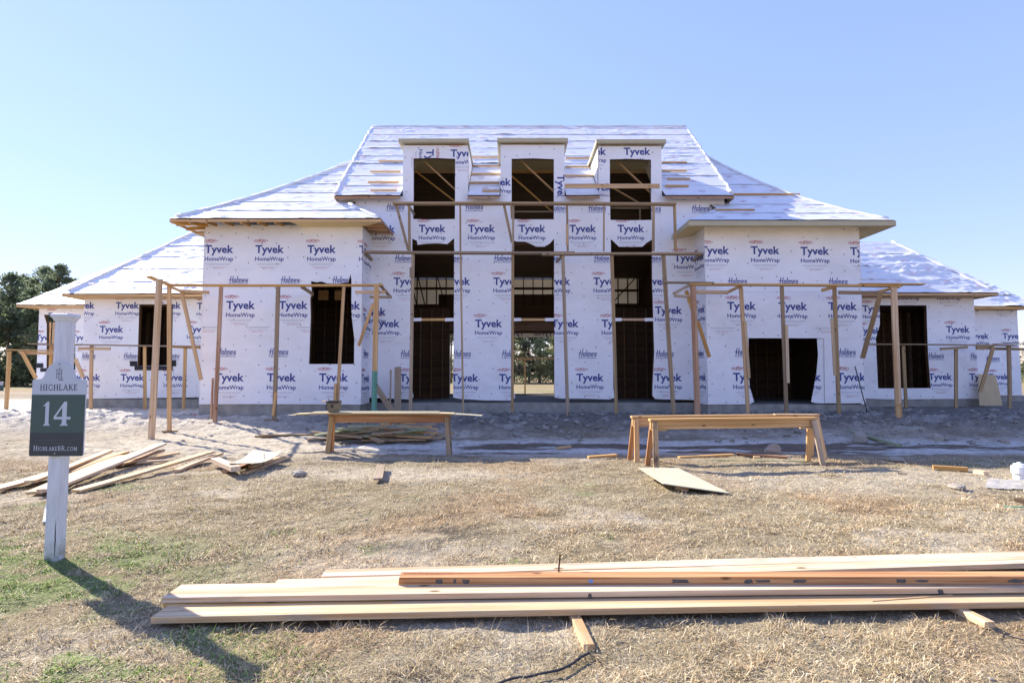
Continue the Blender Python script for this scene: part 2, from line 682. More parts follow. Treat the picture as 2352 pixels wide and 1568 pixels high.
def bbox(p):
    xs = [q[0] for q in p]; ys = [q[1] for q in p]
    return min(xs), min(ys), max(xs), max(ys)


def over(a, b):
    return a[0] < b[2] and b[0] < a[2] and a[1] < b[3] and b[1] < a[3]


def ccw(t):
    (ax, ay), (bx, by), (cx, cy) = t
    return t if (bx - ax) * (cy - ay) - (by - ay) * (cx - ax) > 0 else [t[0], t[2], t[1]]


def tess(outer, holes=()):
    loops = [[Vector((x, y, 0)) for x, y in outer]] + [[Vector((x, y, 0)) for x, y in h] for h in holes]
    flat = [p for lp in ([outer] + list(holes)) for p in lp]
    return flat, [ccw([flat[i] for i in t]) for t in tessellate_polygon(loops)]


def wall(name, parent, O, U, N, outer, holes=(), seams=(), logos=(), thick=.14, mat='wrap', back='osb', nails=True, spin=(), mirror=False, ink_up=.004):
    """A wrapped wall in the plane O + u U + z Z facing N, with openings, lapped courses, lettering and cap nails."""
    O = Vector(O); U = Vector(U); N = Vector(N); Z = Vector((0, 0, 1))
    flat, tris = tess(outer, holes)
    seams = sorted(seams)

    def lift(z):
        return .006 * sum(1 for s in seams if z > s + 1e-6)

    V = []; Fc = []; M = []

    def put(u, z, n):
        V.append(O + U * u + Z * z + N * n)
        return len(V) - 1
    edges = [-1e9] + list(seams) + [1e9]
    bands = []
    for k in range(len(edges) - 1):
        lo, hi = edges[k], edges[k + 1]
        for t in tris:
            p = clip_half(clip_half(list(t), lambda q: q[1] - lo), lambda q: hi - q[1])
            if len(p) >= 3:
                Fc.append([put(u, z, .006 * k) for u, z in p]); M.append(0)
    for t in tris:
        Fc.append([put(u, z, -thick) for u, z in reversed(t)]); M.append(1)
    for lp in [outer] + list(holes):
        area = sum(lp[i][0] * lp[(i + 1) % len(lp)][1] - lp[(i + 1) % len(lp)][0] * lp[i][1] for i in range(len(lp)))
        q = list(lp)
        if (area > 0) == (lp is not outer): q.reverse()
        for i in range(len(q)):
            a, b = q[i], q[(i + 1) % len(q)]
            Fc.append([put(*a, 0), put(*a, -thick), put(*b, -thick), put(*b, 0)]); M.append(1)
    o = mesh_obj(name, V, Fc, [mat, back], parent)
    o.data.polygons.foreach_set('material_index', M)
    # lettering
    tb = [(bbox(t), t) for t in tris]
    inks = {}
    jobs = [(k, u, z, 0) for k, u, z in logos] + list(spin)
    for kind, cu, cz, ang in jobs:
        ca, sa = math.cos(ang), math.sin(ang)
        for ink, layer, tl in LOGO[kind]:
            for t in tl:
                p = [((-x if mirror else x) * ca - y * sa + cu, x * sa + y * ca + cz) for x, y in t]
                bb = bbox(p)
                for b2, wt in tb:
                    if over(bb, b2):
                        c = clip_tri(p, wt)
                        if len(c) >= 3:
                            inks.setdefault(ink, []).append((c, ink_up + .0006 * layer + lift(sum(q[1] for q in c) / len(c)) + (.006 if any(bb[1] < s < bb[3] for s in seams) else 0)))
    if inks:
        pv = []; pf = []; pm = []; names = sorted(inks)
        for ki, ink in enumerate(names):
            for c, h in inks[ink]:
                b = len(pv)
                pv += [O + U * u + Z * z + N * h for u, z in c]
                pf.append(list(range(b, b + len(c)))); pm.append(ki)
        po = tag(mesh_obj('print', pv, pf, names, o), None, kind='stuff')
        po.data.polygons.foreach_set('material_index', pm)
    if nails:
        u0, z0, u1, z1 = bbox(outer)
        pv = []; pf = []
        u = u0 + .1
        while u < u1:
            z = z0 + random.uniform(.05, .3)
            while z < z1:
                uu = u + random.uniform(-.05, .05)
                if any(len(clip_tri([(uu - .02, z - .02), (uu + .02, z - .02), (uu, z + .02)], t)) >= 3 for b2, t in tb if over((uu - .01, z - .01, uu + .01, z + .01), b2)):
                    b = len(pv); r = random.uniform(.013, .018)
                    h = .0085 + lift(z) + .003
                    for a in range(6):
                        pv.append(O + U * (uu + r * math.cos(a * math.pi / 3)) + Z * (z + r * math.sin(a * math.pi / 3)) + N * h)
                    pf.append(list(range(b, b + 6)))
                z += random.uniform(.28, .85)
            u += .41
        if pf:
            tag(mesh_obj('cap_nail', pv, pf, 'nail_black', o), None, kind='stuff')
    return o


def rect(x0, x1, z0, z1):
    return [(x0, z0), (x1, z0), (x1, z1), (x0, z1)]


def rag(pts, amp, closed=True, step=.35):
    """Subdivide an outline and make its edge slightly uneven."""
    out = []
    n = len(pts)
    for k in range(n if closed else n - 1):
        a, b = pts[k], pts[(k + 1) % n]
        L = math.hypot(b[0] - a[0], b[1] - a[1])
        m = max(1, int(L / step))
        for i in range(m):
            t = i / m
            j = 0 if i == 0 else amp
            out.append((a[0] + (b[0] - a[0]) * t + random.uniform(-j, j), a[1] + (b[1] - a[1]) * t + random.uniform(-j, j)))
    if not closed: out.append(pts[-1])
    return out

# ------------------------------------------------------------------ ground sheet
def axis(dense0, dense1, step, lo, hi, growth=1.18):
    a = list(np.arange(dense0, dense1 + 1e-6, step))
    s = step; x = dense1
    while x < hi:
        s *= growth; x += s; a.append(min(x, hi))
    s = step; x = dense0
    while x > lo:
        s *= growth; x -= s; a.insert(0, max(x, lo))
    return np.array(a)


def zones(x, y):
    """Weights of what covers the ground: green turf, bare sand, dry straw, clay bank."""
    n1 = fbm(x * .9, y * .9, 41, 4)
    n2 = fbm(x * 2.6, y * 2.6, 51, 4)
    green = np.maximum(blob(x, y, -4.1, 4.55, 1.5, .95, .7) * sstep(.36, .54, n2 + .12 * n1), .8 * blob(x, y, -2.6, 3.2, 1.2, .7, .8) * sstep(.48, .6, n2))
    green = np.maximum(green, .55 * sstep(.70, .80, n1) * sstep(.42, .6, n2) * sstep(11, 9.5, y))
    sand = blob(x, y, -6.2, 12.8, 5.2, 2.2, .5) + blob(x, y, -1.9, 9.0, 2.2, .6, .6) * .7 + blob(x, y, 5.6, 8.6, 3.0, 1.0, .7) * .6
    sand = sand + blob(x, y, -1.0, 5.0, 1.0, .45, .8) * .6 + blob(x, y, -2.5, 3.4, .5, .25, .8) * .6
    sand = np.clip(sand * sstep(.25, .5, n2 + .15), 0, 1)
    sand = np.maximum(sand, .55 * sstep(.64, .76, fbm(x * .8, y * 1.1, 61, 4)))
    bank = bankmask(x, y)
    near = sstep(9.2, 11.2, y + 1.2 * (n1 - .5) - .5 * sstep(2, 6, x))
    return green, sand, bank, near, n1, n2


def ground_tone(x, y):
    green, sand, bank, near, n1, n2 = zones(x, y)
    straw = np.array([.45, .375, .245]); straw2 = np.array([.36, .285, .17]); rust = np.array([.40, .25, .14])
    sandc = np.array([.58, .505, .385]); soil = np.array([.26, .21, .16]); clay = np.array([.21, .195, .175]); pale = np.array([.62, .59, .54])
    g = np.array([.15, .21, .06])
    t = sstep(.35, .65, n2)[:, None]
    c = (straw * t + straw2 * (1 - t)) * .78
    rm = (sstep(.54, .68, fbm(x * .7, y * .7, 71, 3)) * .3)[:, None]
    c = c * (1 - rm) + rust * rm
    dm = (near * .75 * sstep(.3, .6, n1))[:, None]
    c = c * (1 - dm) + (soil * .6 + sandc * .4) * dm
    c = c * (1 - sand[:, None]) + sandc * sand[:, None]
    c = c * (1 - .8 * green[:, None]) + g * .8 * green[:, None]
    bm = (bank * sstep(30, 24, y))[:, None]
    mud = (np.maximum(blob(x, y, -.62, 5.55, .42, .30, .7), .7 * blob(x, y, -.95, 5.15, .5, .22, .8)) * sstep(.35, .55, fbm(x * 4, y * 4, 85, 3)) * .85)[:, None]
    c = c * (1 - mud) + np.array([.10, .085, .065]) * mud
    left = sstep(-4, -8, x)[:, None]
    pl = sstep(.52, .66, fbm(x * 1.1, y * 2.6, 81, 4))[:, None] * (.35 + .65 * left)
    pl = np.maximum(pl, .75 * (sstep(.46, .56, fbm(x * .7, y * 2.4, 83, 3)) * sstep(14.2, 13.2, y) * sstep(11.8, 12.4, y))[:, None])
    bc = clay * (1 - pl) + pale * pl
    bc = bc * (1 - left) + (pale * .8 + sandc * .3) * left
    c = c * (1 - bm) + bc * bm
    foot = (sstep(10.7, 11.5, y) * sstep(13.6, 12.3, y) * sstep(-4.5, -3, x))[:, None]
    pf = sstep(.42, .52, fbm(x * .5, y * 3.0, 91, 4))[:, None]
    c = c * (1 - foot) + (soil * .75 * (1 - pf) + pale * 1.05 * pf) * foot
    farm = sstep(30, 45, y)[:, None]
    fcol = np.array([.36, .26, .155]) * (.85 + .3 * n1[:, None]) + np.array([-.06, .02, -.02]) * sstep(.5, .6, fbm(x * .03, y * .1, 95, 3))[:, None]
    return np.clip(c * (1 - farm) + fcol * farm, .01, .9)


gx = axis(-15.5, 17.5, .07, -700, 700)
gy = axis(2.0, 18.0, .055, -60, 1400)
GX, GY = np.meshgrid(gx, gy)
fx, fy = GX.ravel(), GY.ravel()
GZ = gheight(fx, fy)
GT = ground_tone(fx, fy)
nx, ny = len(gx), len(gy)
idx = np.arange(nx * ny).reshape(ny, nx)
quads = np.stack([idx[:-1, :-1], idx[:-1, 1:], idx[1:, 1:], idx[1:, :-1]], -1).reshape(-1, 4)


def big_mesh(name, verts, faces_flat, sizes, tone=None, mat=None, smooth=True):
    me = bpy.data.meshes.new(name)
    me.vertices.add(len(verts)); me.vertices.foreach_set('co', np.asarray(verts, np.float32).ravel())
    me.loops.add(len(faces_flat)); me.loops.foreach_set('vertex_index', np.asarray(faces_flat, np.int32))
    starts = np.concatenate([[0], np.cumsum(sizes)[:-1]]).astype(np.int32)
    me.polygons.add(len(sizes)); me.polygons.foreach_set('loop_start', starts)
    me.polygons.foreach_set('loop_total', np.asarray(sizes, np.int32))
    me.update(calc_edges=True)
    if smooth:
        me.polygons.foreach_set('use_smooth', np.ones(len(sizes), bool))
    if tone is not None:
        ca = me.color_attributes.new('tone', 'FLOAT_COLOR', 'POINT')
        ca.data.foreach_set('color', np.concatenate([tone, np.ones((len(tone), 1))], 1).astype(np.float32).ravel())
    if mat: me.materials.append(MATS[mat])
    me.validate()
    return me


gm = big_mesh('ground', np.stack([fx, fy, GZ], 1), quads.ravel(), np.full(len(quads), 4), GT, 'ground')
go = bpy.data.objects.new('ground', gm); link(go)
tag(go, 'dry straw lawn, pale sand and churned clay bank around the house', kind='structure')

# ------------------------------------------------------------------ the house
FLOOR = CAM_H - .93
D_W, D_M, D_S, D_F = 16.5, 17.5, 20.2, 23.5
house = thing('unfinished_house', 'large unfinished house wrapped in white printed house wrap with three dormers', 'house', (.65, 17.5, .3))
FRONT = ((1, 0, 0), (0, -1, 0))


def P(fn, D, *pts):
    return [(lambda v: (v.x, v.z))(at(*fn(*p), D)) for p in pts]


def ident(x, y): return (x, y)


def L(kind, fn, D, *pts):
    return [(kind, *(lambda v: (v.x, v.z))(at(*fn(*p), D))) for p in pts]


def front(name, D, outer, **k):
    return wall(name, house, (0, D, 0), *FRONT, outer, **k)


# main front wall: piers with three tall openings below and three windows cut in from the top
seamM = at(*c2(300, 1075), D_M).z
mo = P(c2, D_M, (222, 1560), (222, 446), (413, 446))
mo = P(c2, D_M,
       (205, 1545), (221, 640), (70, 640), (50, 446), (470, 446), (468, 571), (560, 574), (696, 571), (697, 446),
       (1006, 446), (1004, 571), (1060, 573), (1237, 573), (1237, 446),
       (1543, 446), (1546, 576), (1660, 578), (1771, 576), (1768, 446),
       (2170, 446), (2160, 640), (2012, 640), (2022, 1560),
       (1900, 1556), (1830, 1556), (1790, 1553), (1776, 1535), (1777, 1480), (1786, 1300), (1780, 1090), (1774, 900), (1773, 684),
       (1745, 700), (1722, 722), (1660, 724), (1592, 722), (1570, 700), (1548, 680),
       (1552, 900), (1560, 1200), (1562, 1500), (1576, 1545), (1540, 1556), (1420, 1552), (1275, 1551), (1240, 1545), (1239, 1200), (1238, 678),
       (1215, 705), (1185, 722), (1140, 722), (1110, 707), (1080, 695), (1030, 694), (1010, 684),
       (1006, 900), (1012, 1300), (1014, 1500), (1027, 1545), (1000, 1562), (860, 1561), (720, 1552), (686, 1545), (690, 1200), (692, 675),
       (664, 700), (655, 708), (600, 704), (540, 706), (492, 712), (488, 690), (463, 678),
       (462, 900), (455, 1300), (452, 1480), (470, 1540), (458, 1556), (380, 1553))
main_wall = front('wall', D_M, mo, seams=[seamM], logos=(
    L('H', c2, D_M, (372, 503), (803, 503), (1265, 510), (1475, 510), (1775, 512), (2040, 512), (418, 783), (690, 783), (960, 783), (1228, 783), (1507, 783), (1775, 783),
      (450, 1305), (735, 1305), (1003, 1305), (1423, 1305), (1845, 1305))
    + L('T', c2, D_M, (296, 625), (572, 622), (842, 622), (1118, 622), (1395, 622), (1658, 622), (1968, 782), (435, 910), (706, 910), (980, 910), (1253, 910), (1527, 910), (1787, 910),
        (245, 1075), (320, 1140), (880, 1140), (1298, 1140), (1572, 1140), (1864, 1068), (468, 1437), (750, 1437), (1012, 1437), (1435, 1435), (1160, 1437), (1862, 1435))))

# dormers
dormer_spec = [((413, 768), (470, 697), 168, 240), ((945, 1295), (1006, 1237), 165, 242), ((1480, 1825), (1543, 1768), 172, 245)]
EAVE_M = at(1200, 450, 17.2)
mz = ray(1176, 291)
RM = mz[2] / mz[1]
PM = .80
Y_RIDGE = (CAM_H - EAVE_M.z + PM * 17.2) / (PM - RM)
Z_RIDGE = EAVE_M.z + PM * (Y_RIDGE - 17.2)


def main_z(y): return EAVE_M.z + PM * (y - 17.2)


dorm_x = []
for k, ((xl, xr), (wl_, wr_), yt, yw) in enumerate(dormer_spec):
    top = P(c2, D_M, (xl, yt), (xr, yt))
    out = P(c2, D_M, (xl, 446), (xl, yt), (xr, yt), (xr, 446), (wr_, 446), (wr_, yw + 2), ((wl_ + wr_) / 2, yw - 3), (wl_, yw), (wl_, 446))
    lg = []; sp = []
    if k == 2:
        lg = L('T', c2, D_M, (1692, 200), (1450, 200), (1480, 395))
    if k == 1:
        lg = L('T', c2, D_M, (930, 367))
        sp = [(*L('T', c2, D_M, (1277, 400))[0], -1.57)]
    if k == 0:
        lg = L('T', c2, D_M, (745, 210))
        sp = [(*L('T', c2, D_M, (560, 262))[0], -1.57)]
    d = front('dormer', D_M, out, logos=lg, spin=sp)
    d['label'] = ('dormer with sideways lettering over its window', 'plain dormer between the other two', 'dormer with upright lettering over its window')[k]
    x0, zt = top[0]; x1 = top[1][0]
    dorm_x.append((x0, x1))
    yb = 17.2 + (zt - EAVE_M.z) / PM
    # side cheeks, cap and its fascia
    for xx, s in ((x0, -1), (x1, 1)):
        ya, za = D_M + .003, main_z(D_M)
        cv = [(xx + s * -.002, ya, za - .4), (xx + s * -.002, ya, zt), (xx + s * -.002, yb, zt), (xx - s * .10, ya, za - .4), (xx - s * .10, ya, zt), (xx - s * .10, yb, zt)]
        mesh_obj('cheek', cv, [(0, 1, 2), (5, 4, 3), (0, 3, 4, 1), (1, 4, 5, 2), (2, 5, 3, 0)], 'wrap', d)
    cx0, cx1 = P(c2, 17.35, (xl - (27, 18, 10)[k], yt), (xr + (3, 20, 27)[k], yt))
    cap = box('dormer_cap', cx0[0], cx1[0], 17.36, yb + .5, zt + .045, zt + .165, 'fascia_grey', d)
    bd = box('rafter_end', x0 + .05, x1 - .05, D_M + .06, D_M + .10, zt - .03, zt + .04, 'lumber_orange', d)
    for q in range(4):
        xx = x0 + .25 + q * (x1 - x0 - .5) / 3
        box('rafter_end', xx - .02, xx + .02, D_M - .01, D_M + .05, zt + .003, zt + .044, 'lumber_orange', d)
    # braces and rails seen inside the window
    ox = (0, 535, 1068)[k]
    if k == 0: br = [((515, 243), (705, 418)), ((478, 308), (705, 482))]
    elif k == 1: br = [((1045, 243), (1242, 425)), ((1004, 335), (1232, 535))]
    else: br = [((1575, 250), (1772, 432)), ((1548, 395), (1700, 482))]
    a, b = (at(*c2(*p), 17.95) for p in br[0])
    beam('brace', a, b, .04, .10, 'lumber', d, up=(0, -1, 0)).rotation_mode
    a, b = (at(*c2(*p), 18.8) for p in br[1])
    beam('brace', a, b, .04, .10, 'lumber', d, up=(0, -1, 0))
    a = at(*c2(xl + 30, 312), 19.3); b = at(*c2(xr - 40, 312), 19.3)
    beam('rail', a, b, .04, .10, 'lumber', d)
    if k:
        a = at(*c2(wl_ - 10, 531 - 20 * (k - 1)), 18.4); b = at(*c2(wr_ - 10, 531 - 20 * (k - 1)), 18.4)
        beam('rail', a, b, .04, .05, 'lumber_grey', d)
    if k == 2:
        beam('stud', at(*c2(1708, 505), 18.3), at(*c2(1708, 590), 18.3), .05, .05, 'lumber_grey', d, up=(0, 1, 0))

# wings
seamL = [at(*c1(1400, 905), D_W).z, at(*c1(1400, 1178), D_W).z]
lw = P(c1, D_W, (1092, 1538), (1128, 560), (1985, 560), (1972, 1540), (1700, 1538), (1400, 1537))
win = P(c1, D_W, (1690, 1318), (1700, 1060), (1697, 960), (1706, 935), (1702, 866), (1730, 872), (1760, 868), (1790, 878), (1850, 880), (1905, 872), (1918, 826), (1923, 872), (1922, 1000), (1924, 1060), (1938, 1180), (1936, 1318))
lwall = front('wall', D_W, lw, holes=[win], seams=seamL, logos=(
    L('T', c1, D_W, (1200, 690), (1476, 690), (1760, 690), (2043, 692), (1317, 995), (1605, 995), (1893, 997), (1255, 1390), (1540, 1390), (1825, 1390))
    + L('H', c1, D_W, (1307, 858), (1590, 858), (1872, 858), (1240, 1250), (1525, 1250))
    + L('M', c1, D_W, (1145, 1125), (1410, 1125), (1690, 1125))))
xLr = P(c1, D_W, (1985, 560))[0][0]
xLl = P(c1, D_W, (1118, 800))[0][0]
zb = P(c1, D_W, (1100, 1540))[0][1]
ret_logo = [('T', 17.02, at(*c1(1985, 700), D_W).z), ('T', 17.05, at(*c1(1985, 1060), D_W).z), ('H', 17.0, at(*c1(1985, 1255), D_W).z), ('T', 17.0, at(*c1(1985, 1395), D_W).z)]
wall('wall', house, (max(xLr, P(c1, D_W, (1972, 1540))[0][0]) + .004, 0, 0), (0, 1, 0), (1, 0, 0), rect(D_W - .003, D_M - .003, zb, 6.0), logos=ret_logo, thick=.006, back='wrap')
rwp = P(c3, D_W, (512, 1360), (490, 392), (1333, 392), (1370, 1352), (1250, 1354), (1152, 1352),
        (1150, 1320), (1146, 998), (733, 997), (735, 1200), (740, 1260), (764, 1345), (740, 1358))
seamR = [at(*c3(900, 1000), D_W).z, at(*c3(900, 745), D_W).z]
rwall = front('wall', D_W, rwp, seams=seamR, logos=(
    L('T', c3, D_W, (548, 517), (823, 517), (1095, 520), (1366, 522), (695, 820), (975, 822), (1247, 822), (728, 1208), (1296, 1208))
    + L('H', c3, D_W, (673, 685), (952, 685), (1223, 687), (713, 1072), (1268, 1072)) + L('M', c3, D_W, (590, 950), (1160, 950))))
# loose curtain of wrap beside the garage opening
fl = P(c3, D_W, (1158, 998), (1110, 1000), (1116, 1090), (1108, 1180), (1092, 1270), (1078, 1345), (1100, 1352), (1160, 1354))
wall('wrap_flap', rwall, (0, D_W + .016, 0), *FRONT, fl, logos=L('T', c3, D_W, (1052, 1208)), thick=.01, mat='wrap_flap', back='wrap', nails=False)
xRl = P(c3, D_W, (495, 560))[0][0]
xRr = P(c3, D_W, (1345, 700))[0][0]
ret2 = [('T', -16.98, at(*c3(500, 540), D_W).z), ('T', -16.98, at(*c3(500, 830), D_W).z), ('H', -17.0, at(*c3(500, 1075), D_W).z), ('T', -17.0, at(*c3(500, 1208), D_W).z)]
wall('wall', house, (min(P(c3, D_W, (512, 1360))[0][0], P(c3, D_W, (490, 392))[0][0]) - .004, 0, 0), (0, -1, 0), (-1, 0, 0), rect(-D_M + .003, -D_W + .003, zb, 6.0), logos=ret2, thick=.006, back='wrap')

# lower side bays
sl_o = P(c1, D_S, (440, 1508), (464, 952), (1130, 945), (1110, 1500))
sl_w = P(c1, D_S, (752, 1328), (762, 992), (946, 992), (940, 1325))
swall = front('wall', D_S, sl_o, holes=[sl_w], seams=[at(*c1(600, 1060), D_S).z], logos=(
    L('T', c1, D_S, (455, 997), (698, 997), (926, 997), (1142, 1000), (610, 1127), (1088, 1127), (372, 1127), (485, 1390), (725, 1390), (962, 1390))
    + L('H', c1, D_S, (480, 1272), (720, 1272), (940, 1272))))
for x0, x1, y0, y1, dy in ((712, 752, 1302, 1330, 0), (940, 964, 1297, 1330, 0), (738, 945, 1328, 1352, .004)):
    r = P(c1, D_S, (x0, y1), (x1, y1), (x1, y0), (x0, y0))
    wall('flashing_tape', swall, (0, D_S - .02 - dy, 0), *FRONT, r, thick=.008, mat='tape_black', back='tape_black', nails=False)
sr_o = P(c3, D_S, (1350, 1326), (1345, 762), (1963, 765), (1995, 1328), (1500, 1332))
sr_w = P(c3, D_S, (1442, 1272), (1430, 1000), (1452, 920), (1450, 818), (1706, 818), (1716, 1100), (1730, 1270))
srwall = front('wall', D_S, sr_o, holes=[sr_w], seams=[at(*c3(1800, 880), D_S).z], logos=(
    L('T', c3, D_S, (1600, 735), (1826, 735), (1878, 948), (1395, 955), (1420, 835), (1782, 1207), (2005, 1207)) + L('H', c3, D_S, (1760, 1093), (1990, 1093))
    + L('M', c3, D_S, (1560, 1240))))
fo = P(c1, D_F, (195, 1452), (216, 1004), (470, 1000), (450, 1455))
fw = P(c4, D_F, (445, 990), (447, 548), (420, 462), (720, 462), (722, 990))
fwall = front('wall', D_F, fo, holes=[fw], logos=L('T', c1, D_F, (318, 1053), (252, 1172), (447, 1172), (430, 1390)))
for x0, x1, y0, y1 in ((347, 415, 928, 970), (388, 452, 974, 1008)):
    r = P(c4, D_F, (x0, y1), (x1, y1), (x1, y0), (x0, y0))
    wall('flashing_tape', fwall, (0, D_F - .02, 0), *FRONT, r, thick=.008, mat='tape_black', back='tape_black', nails=False)
fr_o = P(c3, D_F, (1960, 1308), (1955, 825), (2200, 822), (2230, 1310))
front('wall', D_F, fr_o, logos=L('T', c3, D_F, (2125, 803), (1935, 803), (1992, 985), (2178, 985), (2100, 1207)) + L('H', c3, D_F, (2070, 1107)), seams=[at(*c3(2100, 870), D_F).z])
xSl, xSr, xFl, xFr = sl_o[1][0], sr_o[2][0], fo[1][0], fr_o[2][0]

# foundation, floors
zs = FLOOR + .02
xm0, xm1 = xLr - .02, xRl + .02
box('foundation', xm0, xm1, D_M + .03, 24.2, -.3, zs, 'concrete', house)
box('foundation', xLl - .05, xm0, D_W + .03, 24.2, -.3, zs + .004, 'concrete', house)
box('foundation', xm1, xRr + .12, D_W + .03, 24.2, -.3, zs + .004, 'concrete', house)
box('footing', xLl - .2, xLr + .1, D_W - .16, D_W + .028, -.3, .27, 'concrete', house)
box('foundation', xSl + .15, xLl - .05, D_S + .03, 27, -.3, zs - .004, 'concrete', house)
box('foundation', xRr + .12, xSr + .25, D_S + .03, 27, -.3, zs - .004, 'concrete', house)
box('foundation', xFl - .1, xSl + .15, D_F + .03, 31, -.3, zs - .008, 'concrete', house)
box('foundation', xSr + .25, xFr + .35, D_F + .03, 31, -.3, zs - .008, 'concrete', house)
r = P(c3, D_W, (735, 1357), (1150, 1357))
box('doorstep', r[0][0], r[1][0], D_W - .10, D_W + .028, .0, FLOOR - .13, 'concrete', house)

# interior shell: partitions, ceiling, back wall with its openings
CE = 5.75
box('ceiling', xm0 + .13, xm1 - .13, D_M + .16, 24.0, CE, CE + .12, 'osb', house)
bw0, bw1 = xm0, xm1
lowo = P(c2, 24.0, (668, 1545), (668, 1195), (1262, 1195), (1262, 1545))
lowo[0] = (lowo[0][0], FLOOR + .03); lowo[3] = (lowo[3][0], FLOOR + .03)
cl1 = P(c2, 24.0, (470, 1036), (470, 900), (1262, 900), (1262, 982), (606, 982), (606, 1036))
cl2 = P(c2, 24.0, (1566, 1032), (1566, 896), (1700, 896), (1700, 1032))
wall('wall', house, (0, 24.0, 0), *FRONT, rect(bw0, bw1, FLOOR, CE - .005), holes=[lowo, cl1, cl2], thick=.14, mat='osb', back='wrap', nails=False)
for hole in (cl1, cl2):
    b = bbox(hole)
    pn = mesh_obj('wrap_panel', [(b[0] - .05, 24.16, b[1] - .05), (b[2] + .05, 24.16, b[1] - .05), (b[2] + .05, 24.16, b[3] + .05), (b[0] - .05, 24.16, b[3] + .05)], [(0, 1, 2, 3)], 'wrap_backlit', house)
    x = b[0] + .15
    while x < b[2]:
        box('stud', x, x + .04, 23.90, 23.99, b[1] - .1, b[3] + .1, 'stud_dark', house); x += .42
    zz = (b[1] + b[3]) / 2 + (.12 if hole is cl1 else 0)
    box('rail', b[0] - .1, b[2] + .1, 23.84, 23.895, zz - .05, zz + .05, 'stud_dark', house)
b = bbox(cl1)
for k, x in enumerate((b[0] + .2, b[0] + .55, b[0] + 1.4, b[0] + 2.9, b[0] + 3.6)):
    beam('brace', (x, 23.75, b[1] - .1), (x - .35, 23.75, b[3] + .2), .04, .09, 'stud_dark', house, up=(0, 1, 0))
b = bbox(cl2)
beam('brace', (b[0] - .1, 23.75, b[1]), (b[2], 23.75, b[3] + .2), .04, .12, 'stud_dark', house, up=(0, 1, 0))
b = bbox(lowo)
box('header', b[0] - .2, b[2] + .3, 23.86, 23.985, b[3] + .10, b[3] + .46, 'lumber_orange', house)
box('header', b[0] - .2, b[2] + .3, 23.80, 23.855, b[3] + .50, b[3] + .56, 'lumber', house)
bandl = [('T', x, b[3] + .05) for x in np.arange(b[0] + .3, b[2], 1.25)]
wall('wrap_band', house, (0, 24.17, 0), *FRONT, rect(b[0] - .1, b[2] + .2, b[3] - .16, b[3] + .1), logos=bandl, thick=.004, mat='wrap_backlit', back='wrap_backlit', nails=False, mirror=True)
box('sill', b[0] - .1, b[2] + .1, 23.86, 23.998, FLOOR + .025, FLOOR + .07, 'stud_dark', house)
# headers across the tall openings
for xa, xb in ((462, 694), (1008, 1241), (1558, 1786)):
    q = P(c2, D_M, (xa, 1126), (xb, 1110))
    h = box('header', q[0][0] + .003, q[1][0] - .003, D_M + .02, D_M + .12, q[0][1], q[0][1] + .075, 'lumber', house)
    for s in (0, 1):
        xx = q[0][0] + .003 if s == 0 else q[1][0] - .30
        mesh_obj('wrap_tag', [(xx, D_M + .016, q[0][1] - .02), (xx + .29, D_M + .016, q[0][1] - .01), (xx + .29, D_M + .016, q[0][1] + .09), (xx, D_M + .016, q[0][1] + .085)], [(0, 1, 2, 3)], 'wrap_flap', h)
# inner partition seen through the first opening, studs on it
pq = P(c2, 20.5, (440, 1130), (668, 1130))
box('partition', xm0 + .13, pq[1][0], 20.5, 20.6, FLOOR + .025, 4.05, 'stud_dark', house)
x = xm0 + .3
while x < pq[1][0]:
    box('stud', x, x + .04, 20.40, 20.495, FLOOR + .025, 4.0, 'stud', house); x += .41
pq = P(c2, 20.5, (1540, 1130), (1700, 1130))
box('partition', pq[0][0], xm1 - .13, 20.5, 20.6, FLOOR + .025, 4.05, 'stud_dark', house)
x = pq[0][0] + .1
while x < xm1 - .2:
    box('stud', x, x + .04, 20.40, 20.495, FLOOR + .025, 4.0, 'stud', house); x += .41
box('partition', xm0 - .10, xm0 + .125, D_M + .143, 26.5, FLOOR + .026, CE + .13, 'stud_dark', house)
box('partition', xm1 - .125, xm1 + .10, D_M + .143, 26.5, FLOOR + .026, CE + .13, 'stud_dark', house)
# wing rooms
for x0, x1 in ((xLl + .02, xm0 - .103), (xm1 + .103, xRr - .02)):
    box('partition', x0, x1, 20.6, 20.7, FLOOR + .03, CE, 'stud_dark', house)
    x = x0 + .2
    while x < x1 - .1:
        box('stud', x, x + .04, 20.50, 20.597, FLOOR + .03, CE - .1, 'stud', house); x += .41
    box('ceiling', x0, x1, D_W + .16, 20.59, CE + .01, CE + .10, 'osb', house)
q = P(c1, 18.5, (1740, 965), (1930, 915))
for k in range(4):
    xx = q[0][0] + k * .55
    box('joist_block', xx, xx + .33, 18.5, 18.56, q[0][1] - .02, q[1][1], 'lumber', house)
box('wall', xLl - .12, xLl + .01, D_W + .145, 26.5, FLOOR, 6.0, 'wrap', house)
box('wall', xRr - .01, xRr + .12, D_W + .145, 26.5, FLOOR, 6.0, 'wrap', house)
for x0, x1, y0, y1 in ((xLl + .012, xLl + .05, D_W + .15, 20.59), (xRr - .05, xRr - .012, D_W + .15, 20.59)):
    box('lining', x0, x1, y0, y1, FLOOR + .03, CE, 'stud_dark', house)
for x0, x1 in ((xSl + .165, xSl + .2), (xSr - .06, xSr - .022), (xLl - .16, xLl - .122), (xRr + .122, xRr + .16)):
    box('lining', x0, x1, D_S + .15, 22.59, FLOOR, 4.09, 'stud_dark', house)
